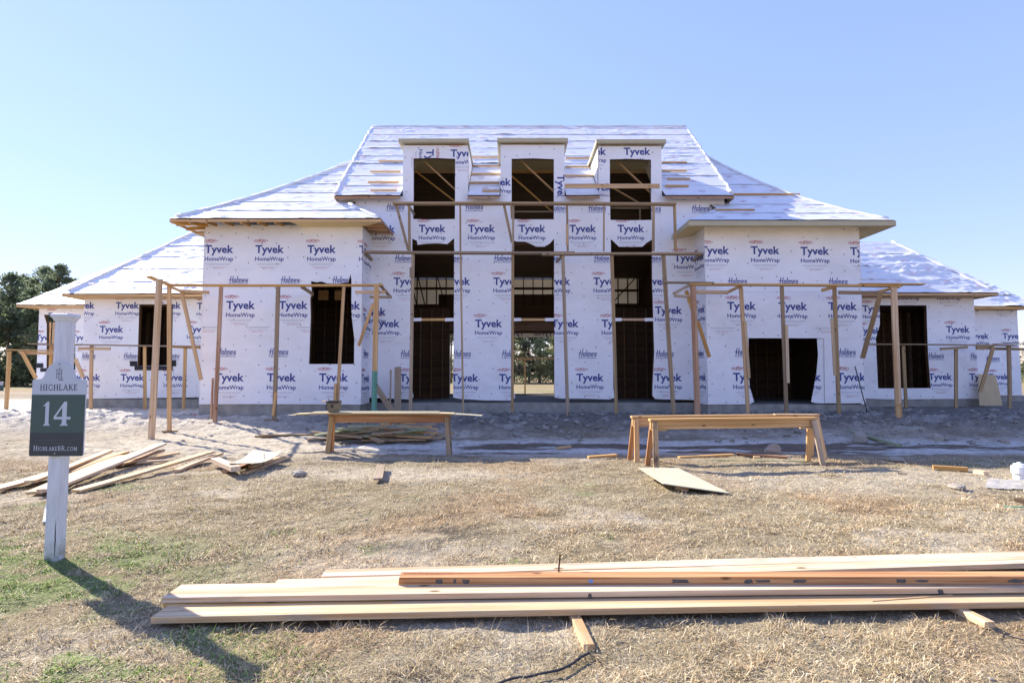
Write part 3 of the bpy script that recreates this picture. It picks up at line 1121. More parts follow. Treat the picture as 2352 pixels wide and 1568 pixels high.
# side bay rooms
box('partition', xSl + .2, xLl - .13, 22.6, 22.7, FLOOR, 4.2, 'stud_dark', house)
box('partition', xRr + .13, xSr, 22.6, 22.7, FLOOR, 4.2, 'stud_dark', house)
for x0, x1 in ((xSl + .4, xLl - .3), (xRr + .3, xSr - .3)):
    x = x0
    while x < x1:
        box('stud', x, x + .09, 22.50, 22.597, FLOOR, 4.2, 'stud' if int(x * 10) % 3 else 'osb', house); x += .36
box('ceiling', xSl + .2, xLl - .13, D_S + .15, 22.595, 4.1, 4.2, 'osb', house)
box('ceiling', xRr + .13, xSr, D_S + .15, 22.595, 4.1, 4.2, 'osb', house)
box('wall', xSl + .03, xSl + .16, D_S + .145, 27, FLOOR, 4.25, 'wrap', house)
box('wall', xSr - .02, xSr + .11, D_S + .145, 27, FLOOR, 4.25, 'wrap', house)
box('wall', xFr - .01, xFr + .12, D_F + .145, 31, FLOOR, 4.25, 'wrap', house)
# open corner room at the far end: posts and a sill at the back so the trees show through
q = P(c4, 28.0, (425, 800), (520, 800))
box('stud', q[0][0] + .1, q[0][0] + .2, 28.0, 28.1, FLOOR, 4.2, 'lumber', house)
box('stud', q[1][0] - .15, q[1][0] - .05, 28.0, 28.1, FLOOR, 4.2, 'lumber', house)


# ------------------------------------------------------------------ roofs
def fit_hip(corner, Y0, pts, s, k=1.0):
    c = at(*corner, Y0)
    A = []; B = []
    for p in pts:
        a, cc, e = ray(*p)
        mx, mzz = a / cc, e / cc
        Y = (c.x - s * k * Y0) / (mx - s * k)
        r = Y - Y0
        A.append([r, r * r] if len(pts) > 1 else [r]); B.append(CAM_H + mzz * Y - c.z)
    q = np.linalg.solve(np.array(A), np.array(B))
    return c, (q[0], q[1] if len(pts) > 1 else 0.0)


def wrinkle(x, v, amp, seed):
    """Creased plastic: long shallow folds running mostly along the eave plus short diagonal pulls."""
    wx = x + .8 * (fbm(x * .6, v * .9, seed + 9, 2) - .5)
    wv = v + .35 * (fbm(x * .5, v * .5, seed + 5, 2) - .5)
    a = 1 - np.abs(2 * fbm(wx * .45, wv * 4.2, seed, 2) - 1)
    b = 1 - np.abs(2 * fbm((wx + wv) * .9, (wv - wx * .35) * 3.2, seed + 3, 2) - 1)
    c = 1 - np.abs(2 * fbm(wx * .8, wv * 9.0, seed + 13, 2) - 1)
    m = sstep(.42, .62, fbm(x * .45, v * .6, seed + 7, 2))
    return .55 * amp * (.85 * sstep(.84, 1.0, a) * (.3 + .7 * m) + .7 * sstep(.86, 1.0, b) * m + .3 * sstep(.8, 1.0, c) * (.3 + .7 * m) + .05 * fbm(x * 3, v * 5, seed + 11, 2))


STRIPS = []


def strip_roof(roof, xl, xr, zf, Y0, r0, r1, course=.98, amp=.03, seed=1, step=.055, marks=True):
    """Courses of roofing sheet on a front slope: point (x, Y0 + r, zf(r)) for xl(r) <= x <= xr(r)."""
    rs = np.linspace(r0, r1, 200)
    zz = np.array([zf(r) for r in rs])
    sl_ = np.concatenate([[0], np.cumsum(np.hypot(np.diff(rs), np.diff(zz)))])
    total = sl_[-1]
    k = 0; s = 0
    mv = []; mf = []; mm = []
    while s < total - .02:
        e = min(total, s + course)
        if total - e < .25: e = total
        s0 = max(0, s - .10)
        nv = max(3, int((e - s0) / step))
        rr = np.interp(np.linspace(s0, e, nv), sl_, rs)
        wmax = max(xr(r) - xl(r) for r in rr)
        if wmax < .05: break
        nu = max(2, int(wmax / step))
        tt = np.linspace(0, 1, nu)
        X = np.array([[xl(r) + (xr(r) - xl(r)) * t for t in tt] for r in rr])
        Rr = np.repeat(rr[:, None], nu, 1)
        Zz = np.repeat(np.array([zf(r) for r in rr])[:, None], nu, 1)
        Sv = np.repeat(np.linspace(s0, e, nv)[:, None], nu, 1)
        sl2 = np.array([(zf(r + .01) - zf(r - .01)) / .02 for r in rr])
        ny_ = np.repeat((-sl2 / np.hypot(1, sl2))[:, None], nu, 1); nz_ = np.repeat((1 / np.hypot(1, sl2))[:, None], nu, 1)
        h = wrinkle(X, Sv, amp, seed + k * 3) + .012 + .016 * sstep(.16, .0, Sv - s0)
        V = np.stack([X, Y0 + Rr + ny_ * h, Zz + nz_ * h], -1).reshape(-1, 3)
        ii = np.arange(nv * nu).reshape(nv, nu)
        q = np.stack([ii[:-1, :-1], ii[:-1, 1:], ii[1:, 1:], ii[1:, :-1]], -1).reshape(-1, 4)
        me = big_mesh('underlayment_strip', V, q.ravel(), np.full(len(q), 4), None, 'underlayment')
        o = bpy.data.objects.new('underlayment_strip', me); link(o, roof); o.location = -off(roof)
        if marks:      # faint repeating stamp printed on the sheet, draped on it
            x = X.min() + random.uniform(.2, .7); row = 0
            while x < X.max():
                sv = s0 + (e - s0) * (.35 if row % 2 else .68) + random.uniform(-.03, .03)
                iv = min(nv - 2, max(0, int((sv - s0) / (e - s0) * (nv - 1))))
                r = rr[iv]
                if xl(r) + .2 < x < xr(r) - .2:
                    iu = int((x - X[iv, 0]) / max(1e-6, X[iv, -1] - X[iv, 0]) * (nu - 1))
                    c = V[iv * nu + min(nu - 1, iu)]
                    T2 = np.array([0, 1, sl2[iv]]) / math.hypot(1, sl2[iv]); N2 = np.array([0, -sl2[iv], 1]) / math.hypot(1, sl2[iv])
                    for (px, pv, w, hh, mi) in ((0, 0, .085, .012, 0), (0, .055, .05, .012, 0), (-.085, .027, .02, .03, 0), (.085, .027, .02, .03, 0), (0, .027, .022, .022, 1)):
                        bb = len(mv)
                        for sx, sv2 in ((-1, -1), (1, -1), (1, 1), (-1, 1)):
                            mv.append(c + np.array([px + sx * w, 0, 0]) + T2 * (pv + sv2 * hh) + N2 * (.02 + .02 * amp / .03))
                        mf.append((bb, bb + 1, bb + 2, bb + 3)); mm.append(mi)
                x += random.uniform(.75, .95); row += 1
        s = e; k += 1
    if mv:
        po = tag(mesh_obj('print', mv, mf, ['ink_faint_red', 'ink_faint_blue'], roof), None, kind='stuff')
        po.data.polygons.foreach_set('material_index', mm)


def deck(name, xl, xr, zf, Y0, r0, r1, n=14, mat='osb', label=None, drop=.03):
    V = []; Fc = []
    for k in range(n + 1):
        r = r0 + (r1 - r0) * k / n
        V += [(xl(r), Y0 + r, zf(r) - .004), (xr(r), Y0 + r, zf(r) - .004)]
    b = len(V)
    V += [(x, y, z - drop) for x, y, z in V]
    for k in range(n):
        a = 2 * k
        Fc += [(a, a + 1, a + 3, a + 2), (b + a + 2, b + a + 3, b + a + 1, b + a), (a, a + 2, b + a + 2, b + a), (a + 1, b + a + 1, b + a + 3, a + 3)]
    Fc += [(0, b, b + 1, 1), (2 * n, 2 * n + 1, b + 2 * n + 1, b + 2 * n)]
    o = mesh_obj(name, V, Fc, mat, house)
    if label: o['label'] = label
    return o


def side_slope(roof, x0, sgn, zf, ya, yb, run, n=10, name='side_sheet', k_=1.0):
    """The slope that turns the corner of a hip: rises in x from x0 away, hip edge on ya + t."""
    V = []; Fc = []
    for k in range(n + 1):
        t = run * k / n
        y1 = yb(t) if callable(yb) else yb
        V += [(x0 + sgn * k_ * t, ya + t, zf(t) + .012), (x0 + sgn * k_ * t, y1, zf(t) + .012)]
    for k in range(n):
        a = 2 * k
        Fc.append((a, a + 1, a + 3, a + 2))
    return mesh_obj(name, V, Fc, 'underlayment', roof)


# main roof
ex0 = at(768, 450, 17.2).x; ex1 = at(1686, 455, 17.2).x
rx0 = at(856, 291, Y_RIDGE).x; rx1 = at(1575, 292, Y_RIDGE).x
RR = Y_RIDGE - 17.2


def mxl(r): return ex0 + (rx0 - ex0) * (max(r, 0) / RR)
def mxr(r): return ex1 + (rx1 - ex1) * (max(r, 0) / RR)
def mzf(r): return EAVE_M.z + PM * r


r_d = (at(*c2(600, 150), D_M).z - EAVE_M.z) / PM + .15
K = lambda v: (lambda r: v)
segs = [(mxl, K(dorm_x[0][0] - .02)), (K(dorm_x[0][1] + .02), K(dorm_x[1][0] - .02)), (K(dorm_x[1][1] + .02), K(dorm_x[2][0] - .02)), (K(dorm_x[2][1] + .02), mxr)]
main_roof = deck('roof', mxl, mxr, mzf, 17.2, r_d, RR, mat='attic_shade', label='steep main roof carrying the dormers')
for k, (a, b) in enumerate(segs):
    seg = deck('roof_deck', a, b, mzf, 17.2, 0, r_d, 3, 'attic_shade')
    seg.parent = main_roof; seg.location = Vector((0, 0, 0))
    strip_roof(main_roof, a, b, mzf, 17.2, 0, r_d, amp=.020 if k in (1, 2) else .026, seed=100 + 20 * k)
strip_roof(main_roof, mxl, mxr, mzf, 17.2, r_d, RR + .02, amp=.034, seed=230)
for a, b in segs:
    x0, x1 = a(0), b(0)
    f = box('fascia', x0, x1, 17.185, 17.222, EAVE_M.z - .085, EAVE_M.z - .01, 'lumber_orange', main_roof)
YB = 2 * Y_RIDGE - 17.2
mesh_obj('back_sheet', [(ex0, YB, EAVE_M.z), (ex1, YB, EAVE_M.z), (rx1, Y_RIDGE, Z_RIDGE), (rx0, Y_RIDGE, Z_RIDGE)], [(0, 1, 2, 3)], 'underlayment', main_roof)
mesh_obj('roof_deck', [(ex0 + .05, YB, EAVE_M.z - .06), (ex1 - .05, YB, EAVE_M.z - .06), (rx1 - .05, Y_RIDGE, Z_RIDGE - .06), (rx0 + .05, Y_RIDGE, Z_RIDGE - .06)], [(0, 1, 2, 3)], 'attic_shade', main_roof)
for e, q, s_ in ((ex0, rx0, 1), (ex1, rx1, -1)):
    mesh_obj('roof_deck', [(e + s_ * .05, 17.6, EAVE_M.z - .1), (q + s_ * .05, Y_RIDGE, Z_RIDGE - .08), (e + s_ * .05, YB, EAVE_M.z - .1)], [(0, 1, 2)], 'attic_shade', main_roof)
for e, q in ((ex0, rx0), (ex1, rx1)):
    mesh_obj('end_sheet', [(e, 17.2, EAVE_M.z - .1), (q, Y_RIDGE, Z_RIDGE), (e, YB, EAVE_M.z - .1)], [(0, 1, 2)], 'underlayment', main_roof)
# rolled plastic along the ridge and the two ends
def rope(name, pts, rad, mat, parent, seed=0, sq=.6, jit=.35):
    V = []; Fc = []; n = 7
    rr = random.Random(seed)
    m = len(pts)
    for k, p in enumerate(pts):
        p = Vector(p)
        d = (Vector(pts[min(k + 1, m - 1)]) - Vector(pts[max(k - 1, 0)])).normalized()
        u = d.cross(Vector((0, 0, 1)))
        if u.length < .01: u = Vector((1, 0, 0))
        u.normalize(); w = u.cross(d)
        for a in range(n):
            q = rad * (1 + rr.uniform(-jit, jit))
            V.append(p + u * (q * math.cos(a * 2 * math.pi / n)) + w * (q * sq * math.sin(a * 2 * math.pi / n)))
    for k in range(m - 1):
        for a in range(n):
            b = (a + 1) % n
            Fc.append((k * n + a, k * n + b, (k + 1) * n + b, (k + 1) * n + a))
    Fc.append(tuple(range(n))[::-1]); Fc.append(tuple(range((m - 1) * n, m * n)))
    return mesh_obj(name, V, Fc, mat, parent, smooth=True)


def line(a, b, n, jit=0, rr=random.Random(3)):
    a = Vector(a); b = Vector(b)
    return [a.lerp(b, k / n) + Vector((rr.uniform(-jit, jit), rr.uniform(-jit, jit), rr.uniform(-jit, jit))) for k in range(n + 1)]


rope('ridge_fold', line((rx0, Y_RIDGE, Z_RIDGE + .02), (rx1, Y_RIDGE, Z_RIDGE + .02), 60, .012), .05, 'underlayment', main_roof, 1)
rope('hip_fold', line((mxl(.1), 17.3, mzf(.1) + .03), (mxl(RR), Y_RIDGE, Z_RIDGE), 40, .02), .065, 'underlayment', main_roof, 2, .5, .5)
rope('hip_fold', line((mxr(.1), 17.3, mzf(.1) + .03), (mxr(RR), Y_RIDGE, Z_RIDGE), 40, .02), .055, 'underlayment', main_roof, 3, .5, .5)


def cleat(roof, zf, Y0, dx0, dx1, dy, w=.09):
    """A 2x4 nailed along the slope as a foothold, found where its row of the picture meets the slope."""
    lo, hi = 0.0, 6.0
    a, cc, e = ray((dx0 + dx1) / 2, dy)
    for _ in range(40):
        m = (lo + hi) / 2
        if CAM_H + e / cc * (Y0 + m) > zf(m): lo = m
        else: hi = m
    Y = Y0 + lo
    sl_ = (zf(lo + .01) - zf(lo)) / .01
    nrm = Vector((0, -sl_, 1)).normalized()
    p0 = at(dx0, dy, Y); p1 = at(dx1, dy, Y)
    p0.z = p1.z = zf(lo)
    beam('roof_cleat', p0 + nrm * .055, p1 + nrm * .055, w, .04, 'lumber', roof, up=tuple(nrm))


for x0, x1, y in ((278, 412, 262), (235, 400, 319), (222, 392, 377), (237, 380, 421), (780, 945, 240), (775, 945, 288), (770, 945, 332), (762, 940, 380), (845, 942, 424),
                  (1300, 1432, 245), (1300, 1455, 292), (1297, 1462, 342), (1825, 1962, 268), (1825, 1962, 314), (1855, 1980, 359), (1845, 1972, 398)):
    a, b = c2(x0, y), c2(x1, y)
    cleat(main_roof, mzf, 17.2, a[0], b[0], a[1])
a = at(*c2(1297, 391), 17.05); b = at(*c2(1815, 391), 17.05)
beam('guard_board', a, b, .04, .14, 'lumber', house)
a = at(*c2(1368, 418), 17.1); b = at(*c2(1368, 388), 17.4)

# left and right wing roofs
KW, KS = .72, .58        # how far the hips swing in plan
cL, (aL, bL) = fit_hip((390, 503), 15.9, [(611, 444), (810, 370)], 1, KW)
zL = lambda r: cL.z + aL * r + bL * r * r
cLr = at(*c1(2085, 524), 15.9).x
wl_xl = lambda r: cL.x + KW * r
wl_xr = lambda r: cLr - r if r < 1.3 else cLr - 1.3 + (r - 1.3) * .3
left_roof = deck('roof', wl_xl, wl_xr, zL, 15.9, 0, 5.3, label='hipped wing roof with open rafter tails under its eave')
strip_roof(left_roof, wl_xl, wl_xr, zL, 15.9, 0, 5.3, amp=.030, seed=310)
side_slope(left_roof, cL.x, 1, zL, 15.9, 30.0, 5.3, k_=KW)
side_slope(left_roof, cLr, -1, zL, 15.9, 17.6, 1.3)
rope('hip_fold', [(cL.x + KW * r, 15.9 + r, zL(r) + .03) for r in np.linspace(.15, 5.2, 38)], .085, 'underlayment', left_roof, 5)
rope('hip_fold', [(cLr - r, 15.9 + r, zL(r) + .03) for r in np.linspace(.1, 1.3, 12)], .07, 'underlayment', left_roof, 6)
ez = cL.z
box('fascia', cL.x, cLr, 15.885, 15.922, ez - .085, ez - .012, 'lumber', left_roof)
box('fascia', cL.x - .018, cL.x + .018, 15.923, 24, ez - .085, ez - .012, 'lumber', left_roof)
box('fascia', cLr - .018, cLr + .018, 15.923, 17.46, ez - .085, ez - .012, 'lumber_orange', left_roof)
zw = at(*c1(1500, 568), D_W).z
n_t = 10
for k in range(n_t):
    x = cL.x + .55 + k * .50
    if x < at(*c1(1600, 550), 16.2).x:
        beam('rafter_tail', (x, 15.925, ez - .075), (x, D_W - .02, zw + .05), .045, .10, 'lumber', left_roof, up=(0, 0, 1))
q = at(*c1(1598, 550), 16.0).x
mesh_obj('soffit_panel', [(q, 15.924, ez - .088), (cLr - .02, 15.924, ez - .088), (xLr, D_W - .013, zw - .012), (q + .1, D_W - .013, zw - .012),
                          (q, 15.924, ez - .078), (cLr - .02, 15.924, ez - .078), (xLr, D_W - .013, zw), (q + .1, D_W - .013, zw)],
         [(3, 2, 1, 0), (4, 5, 6, 7), (0, 1, 5, 4), (1, 2, 6, 5), (2, 3, 7, 6), (3, 0, 4, 7)], 'soffit_tan', left_roof)
for yy in (16.35, 16.75, 17.15):
    beam('rafter_tail', (xLr + .01, yy, zw + .02), (cLr - .02, yy, ez - .08), .045, .10, 'lumber_orange', left_roof)
for yy in np.arange(16.2, 20, .5):
    beam('rafter_tail', (xLl - .13, yy, zw + .02), (cL.x + .02, yy, ez - .08), .045, .10, 'lumber', left_roof)
beam('rafter_tail', (cL.x + .03, 15.94, ez - .075), (xLl + .1, 16.45, zw + .04), .045, .10, 'lumber', left_roof)

cR, (aR, bR) = fit_hip((2057, 507), 15.9, [(1825, 450), (1640, 370)], -1, KW)
zR = lambda r: cR.z + aR * r + bR * r * r
cRl = at(*c3(405, 342), 15.9).x
wr_xr = lambda r: cR.x - KW * r
wr_xl = lambda r: cRl + r if r < 1.3 else cRl + 1.3 - (r - 1.3) * .3
right_roof = deck('roof', wr_xl, wr_xr, zR, 15.9, 0, 5.3, label='hipped wing roof with boxed tan soffit')
strip_roof(right_roof, wr_xl, wr_xr, zR, 15.9, 0, 5.3, amp=.022, seed=410)
side_slope(right_roof, cR.x, -1, zR, 15.9, 30.0, 5.3, k_=KW)
side_slope(right_roof, cRl, 1, zR, 15.9, 17.6, 1.3)
rope('hip_fold', [(cR.x - KW * r, 15.9 + r, zR(r) + .03) for r in np.linspace(.15, 5.2, 38)], .07, 'underlayment', right_roof, 7)
er = cR.z
box('fascia', cRl, cR.x, 15.88, 15.905, er - .15, er - .005, 'fascia_grey', right_roof)
box('fascia', cRl - .012, cRl + .012, 15.906, 17.47, er - .15, er - .005, 'fascia_grey', right_roof)
box('fascia', cR.x - .012, cR.x + .012, 15.906, 24, er - .15, er - .005, 'fascia_grey', right_roof)
zw2 = at(*c3(900, 392), D_W).z
sv = [(cRl, 15.906, er - .152), (cR.x, 15.906, er - .152), (xRr + .0, D_W - .013, zw2), (xRl - .0, D_W - .013, zw2), (cRl, 17.47, er - .152), (xRl, 17.47, zw2), (cR.x, 24, er - .152), (xRr + .0, 24, zw2)]
mesh_obj('soffit_panel', sv, [(3, 2, 1, 0), (4, 5, 3, 0), (1, 2, 7, 6)], 'soffit_tan', right_roof)
for x0, x1, y in ((550, 765, 305), (640, 1010, 219)):
    a, b = c3(x0, y), c3(x1, y)
    cleat(right_roof, zR, 15.9, a[0], b[0], a[1], .06)

# side bay roofs
cS, (aS, _) = fit_hip((143, 675), 19.6, [(445, 534)], 1, KS)
zS = lambda r: cS.z + aS * r
sroof = deck('roof', lambda r: cS.x + KS * r, K(-7.2), zS, 19.6, 0, 4.9, label='low side bay roof beside the wing')
strip_roof(sroof, lambda r: cS.x + KS * r, K(-7.2), zS, 19.6, 0, 4.9, amp=.034, seed=510, step=.065)
side_slope(sroof, cS.x, 1, zS, 19.6, 30, 4.9, k_=KS)
mesh_obj('back_sheet', [(cS.x + KS * 4.9, 24.5, zS(4.9)), (-7.2, 24.5, zS(4.9)), (-7.2, 30, cS.z), (cS.x, 30, cS.z)], [(0, 1, 2, 3)], 'underlayment', sroof)
rope('hip_fold', [(cS.x + KS * r, 19.6 + r, zS(r) + .03) for r in np.linspace(.15, 4.8, 34)], .07, 'underlayment', sroof, 8)
box('fascia', cS.x, xLl - .15, 19.585, 19.622, cS.z - .09, cS.z - .012, 'lumber', sroof)
box('fascia', cS.x - .018, cS.x + .018, 19.623, 28, cS.z - .09, cS.z - .012, 'lumber', sroof)
mesh_obj('soffit_panel', [(cS.x + .02, 19.623, cS.z - .08), (xLl - .15, 19.623, cS.z - .08), (xLl - .15, 20.18, cS.z - .10), (xSl, 20.18, cS.z - .10)], [(3, 2, 1, 0)], 'lumber', sroof)
cT, (aT, _) = fit_hip((38, 700), 23.0, [(402, 557)], 1, .8)
zT = lambda r: cT.z + aT * r
rT = (cT.x + 23 * -1 - 0)
aa = ray(402, 557); RT = (cT.x - .8 * 23.0) / (aa[0] / aa[1] - .8) - 23.0
troof = deck('roof', lambda r: cT.x + .8 * r, K(-12.5), zT, 23.0, 0, RT, label='far corner roof over the open bay')
strip_roof(troof, lambda r: cT.x + .8 * r, K(-12.5), zT, 23.0, 0, RT, amp=.036, seed=610, step=.075)
side_slope(troof, cT.x, 1, zT, 23.0, 31.5, RT, k_=.8)
mesh_obj('back_sheet', [(cT.x + .8 * RT, 23 + RT, zT(RT)), (-12.5, 23 + RT, zT(RT)), (-12.5, 23 + 2 * RT, cT.z), (cT.x, 23 + 2 * RT, cT.z)], [(0, 1, 2, 3)], 'underlayment', troof)
box('fascia', cT.x, xSl, 22.985, 23.022, cT.z - .09, cT.z - .012, 'lumber', troof)
box('fascia', cT.x - .018, cT.x + .018, 23.023, 31, cT.z - .09, cT.z - .012, 'lumber', troof)
mesh_obj('soffit_panel', [(cT.x + .02, 23.023, cT.z - .08), (xSl, 23.023, cT.z - .08), (xSl, 23.48, cT.z - .10), (xFl, 23.48, cT.z - .10)], [(3, 2, 1, 0)], 'lumber', troof)
cU, (aU, _) = fit_hip((2293, 673), 19.6, [(2056, 559)], -1, KS)
zU = lambda r: cU.z + aU * r
uroof = deck('roof', K(8.6), lambda r: cU.x - KS * r, zU, 19.6, 0, 2.9, label='low creased side bay roof beside the boxed wing')
strip_roof(uroof, K(8.6), lambda r: cU.x - KS * r, zU, 19.6, 0, 2.9, amp=.085, seed=710, step=.06)
side_slope(uroof, cU.x, -1, zU, 19.6, 29, 2.9, k_=KS)
mesh_obj('top_sheet', [(8.6, 22.5, zU(2.9)), (cU.x - KS * 2.9, 22.5, zU(2.9)), (cU.x - KS * 2.9, 29, zU(2.9)), (8.6, 29, zU(2.9) + .35)], [(0, 1, 2, 3)], 'underlayment', uroof)
rope('hip_fold', [(cU.x - KS * r, 19.6 + r, zU(r) + .03) for r in np.linspace(.15, 2.9, 24)], .07, 'underlayment', uroof, 9)
box('fascia', xRr + .15, cU.x, 19.585, 19.622, cU.z - .09, cU.z - .012, 'lumber', uroof)
box('fascia', cU.x - .018, cU.x + .018, 19.623, 28, cU.z - .09, cU.z - .012, 'lumber', uroof)
mesh_obj('soffit_panel', [(xRr + .15, 19.623, cU.z - .08), (cU.x - .02, 19.623, cU.z - .08), (xSr, 20.18, cU.z - .10), (xRr + .15, 20.18, cU.z - .10)], [(3, 2, 1, 0)], 'lumber', uroof)
cV, (aV, _) = fit_hip((2392, 704), 23.0, [(2209, 626)], -1, KS)
zV = lambda r: cV.z + aV * r
vroof = deck('roof', K(14.5), lambda r: cV.x - KS * r, zV, 23.0, 0, 3.3, label='farthest low roof at the picture edge')
strip_roof(vroof, K(14.5), lambda r: cV.x - KS * r, zV, 23.0, 0, 3.3, amp=.095, seed=810, step=.075)
side_slope(vroof, cV.x, -1, zV, 23.0, 31, 3.3, k_=KS)
mesh_obj('top_sheet', [(14.5, 26.3, zV(3.3)), (cV.x - KS * 3.3, 26.3, zV(3.3)), (cV.x - KS * 3.3, 31, zV(3.3)), (14.5, 31, zV(3.3))], [(0, 1, 2, 3)], 'underlayment', vroof)
box('fascia', xSr, cV.x, 22.985, 23.022, cV.z - .09, cV.z - .012, 'lumber', vroof)
mesh_obj('soffit_panel', [(xSr, 23.023, cV.z - .08), (cV.x - .02, 23.023, cV.z - .08), (xFr, 23.48, cV.z - .10), (xSr, 23.48, cV.z - .10)], [(3, 2, 1, 0)], 'lumber', vroof)

# ------------------------------------------------------------------ scaffolds of raw lumber
def ground_end(p, q):
    """Carry the line p -> q down (or cut it off) at the ground."""
    p = Vector(p); q = Vector(q)
    for _ in range(3):
        z = gz(q.x, q.y) - .04
        t = (z - p.z) / (q.z - p.z)
        q = p + (q - p) * t
    return q


def post(parent, D, a, b, w=.10, t=.045, mat='lumber', D2=None, name='post'):
    p = at(*a, D); q = at(*b, D2 or D)
    q = ground_end(p, q)
    return beam(name, p, q, w, t, mat, parent, up=(0, -1, 0), seg=4, bow=random.uniform(-.012, .012))


def stick(parent, name, D, a, b, w=.045, t=.09, mat='lumber', D2=None, up=(0, 0, 1)):
    return beam(name, at(*a, D), at(*b, D2 or D), w, t, mat, parent, up=up, seg=3, bow=random.uniform(-.008, .008))


def splice(parent, D, a, b, w=.09, mat='lumber'):
    return beam('splice', at(*a, D), at(*b, D), w, .04, mat, parent, up=(0, -1, 0))


sA = thing('scaffold', 'fresh lumber scaffold round the wing with open rafter tails', 'scaffold', (-7.2, 15.5, .2), 'scaffolds of raw lumber')
post(sA, 13.6, (366, 641), (348, 996), .15, .05)
post(sA, 14.6, (389, 655), (389, 981), .10, .05)
post(sA, 15.5, (508, 658), (493, 976), .105, .045, 'lumber_orange')
post(sA, 15.5, (639, 658), (630, 973), .11, .045, 'lumber_grey')
post(sA, 15.6, (790, 657), (775, 930), .085, .045)

pa = at(865, 656, 15.2); pb = at(861, 852, 15.2)
beam('post', pa, pb, .135, .05, 'lumber', sA, up=(0, -1, 0))
pg = beam('post', pb, ground_end(pb, pb + (pb - pa)), .14, .052, 'lumber_paint', sA, up=(0, -1, 0))
pg['label'] = 'green painted foot of the corner post'
beam('plank', at(343, 636, 13.5), at(390, 655, 14.7), .13, .045, 'lumber', sA)
beam('plank', at(384, 655, 14.6), at(880, 655, 15.5), .20, .045, 'lumber', sA, seg=8, bow=-.01)
beam('plank', at(389, 658, 14.7), at(424, 672, 16.1), .09, .045, 'lumber', sA)
stick(sA, 'bearer', 15.9, (414, 669), (480, 672), .05, .09)
stick(sA, 'bearer', 15.45, (692, 658), (719, 676), .05, .09, 'lumber_grey', 16.4)
stick(sA, 'bearer', 15.3, (816, 671), (886, 671), .05, .08)
stick(sA, 'bearer', 16.0, (849, 682), (900, 682), .05, .08, 'lumber_grey')
stick(sA, 'bearer', 15.4, (872, 653), (897, 682), .07, .06, 'lumber_grey', 16.9)
beam('brace', at(417, 670, 16.0), at(462, 872, 16.1), .10, .04, 'lumber', sA, up=(0, -1, 0))
beam('brace', at(857, 698, 15.25), at(824, 793, 16.2), .085, .04, 'lumber', sA, up=(0, -1, 0))
splice(sA, 15.44, (489, 868), (485, 962), .05, 'lumber_orange')
splice(sA, 15.44, (634, 900), (627, 955), .07, 'lumber')
splice(sA, 15.5, (771, 880), (768, 925), .06)
for (x, y, D) in ((389, 986, 14.6), (488, 984, 15.5), (622, 984, 15.4)):
    p = at(x, y, D); z = gz(p.x, p.y)
    beam('foot_block', (p.x - .17, p.y, z + .02), (p.x + .17, p.y + .05, z + .02), .12, .04, 'lumber_grey', sA)

sB = thing('scaffold', 'tall grey two level scaffold across the door openings and dormer windows', 'scaffold', (.6, 16.6, .33), 'scaffolds of raw lumber')
DB = 16.6
E = lambda x, y: c2(x, y)
beam('plank', at(*E(358, 487), DB), at(*E(1902, 491), DB), .20, .06, 'lumber_grey', sB, seg=10, bow=.012)
beam('plank', at(*E(204, 752), DB), at(*E(1350, 757), DB), .22, .06, 'lumber_grey', sB, seg=10, bow=-.012)
beam('plank', at(*E(1170, 765), DB - .01), at(*E(2042, 762), DB), .22, .055, 'lumber_grey', sB, seg=8, bow=.012)
for x0, x1, w in ((446, 448, .075), (725, 726, .05), (1015, 1013, .07), (1309, 1313, .06), (1511, 1510, .05), (1782, 1781, .075), (1897, 1903, .08)):
    beam('upright', at(*E(x0, 498), DB), at(*E(x1, 746), DB), w, .045, 'lumber_grey', sB, up=(0, -1, 0))
splice(sB, DB - .05, E(1309, 600), E(1308, 715), .06)
splice(sB, DB - .05, E(1002, 480), E(1006, 560), .05, 'lumber_grey')
for a, b in (((375, 492), (440, 740)), ((964, 492), (1008, 700))):
    beam('brace', at(*E(*a), DB + .1), at(*E(*b), DB + .15), .08, .04, 'lumber_grey', sB, up=(0, -1, 0))
for a, b in (((440, 495), (474, 545)), ((205, 757), (243, 793)), ((2040, 765), (1998, 797)), ((1282, 770), (1254, 803))):
    stick(sB, 'bearer', DB, E(*a), E(*b), .05, .07, 'lumber_grey', D_M - .05)
for a, b, w in (((467, 762), (453, 1600), .10), ((727, 762), (741, 1600), .055), ((1012, 762), (1010, 1600), .085), ((1286, 770), (1312, 1600), .10), ((1554, 770), (1578, 1600), .10), ((1836, 768), (1890, 1600), .12)):
    post(sB, DB, E(*a), E(*b), w, .045, 'lumber_grey')
splice(sB, DB - .05, E(461, 835), E(461, 890), .14, 'lumber_grey')

sC = thing('scaffold', 'raw lumber scaffold in front of the garage opening with braced corner posts', 'scaffold', (8.2, 15.6, .4), 'scaffolds of raw lumber')
DC = 15.6
E = c3
beam('plank', at(*E(272, 693), 16.3), at(*E(542, 697), 16.1), .20, .045, 'lumber_grey', sC, seg=4)
beam('plank', at(*E(408, 705), 15.2), at(*E(1562, 714), 15.3), .20, .05, 'lumber', sC, seg=8, bow=.01)
beam('plank', at(*E(1340, 702), 15.25), at(*E(1688, 704), 15.3), .20, .04, 'lumber', sC, seg=4)
stick(sC, 'bearer', 14.6, E(325, 755), E(412, 708), .06, .07, 'lumber_grey', 15.2)
stick(sC, 'bearer', 15.0, E(328, 766), E(404, 770), .06, .07, 'lumber_grey')
stick(sC, 'bearer', 15.9, E(448, 746), E(622, 748), .05, .10)
stick(sC, 'bearer', 16.3, E(620, 746), E(692, 712), .05, .08, 'lumber', 15.3)
stick(sC, 'bearer', 16.3, E(1135, 736), E(1212, 713), .05, .09, 'lumber', 15.3)
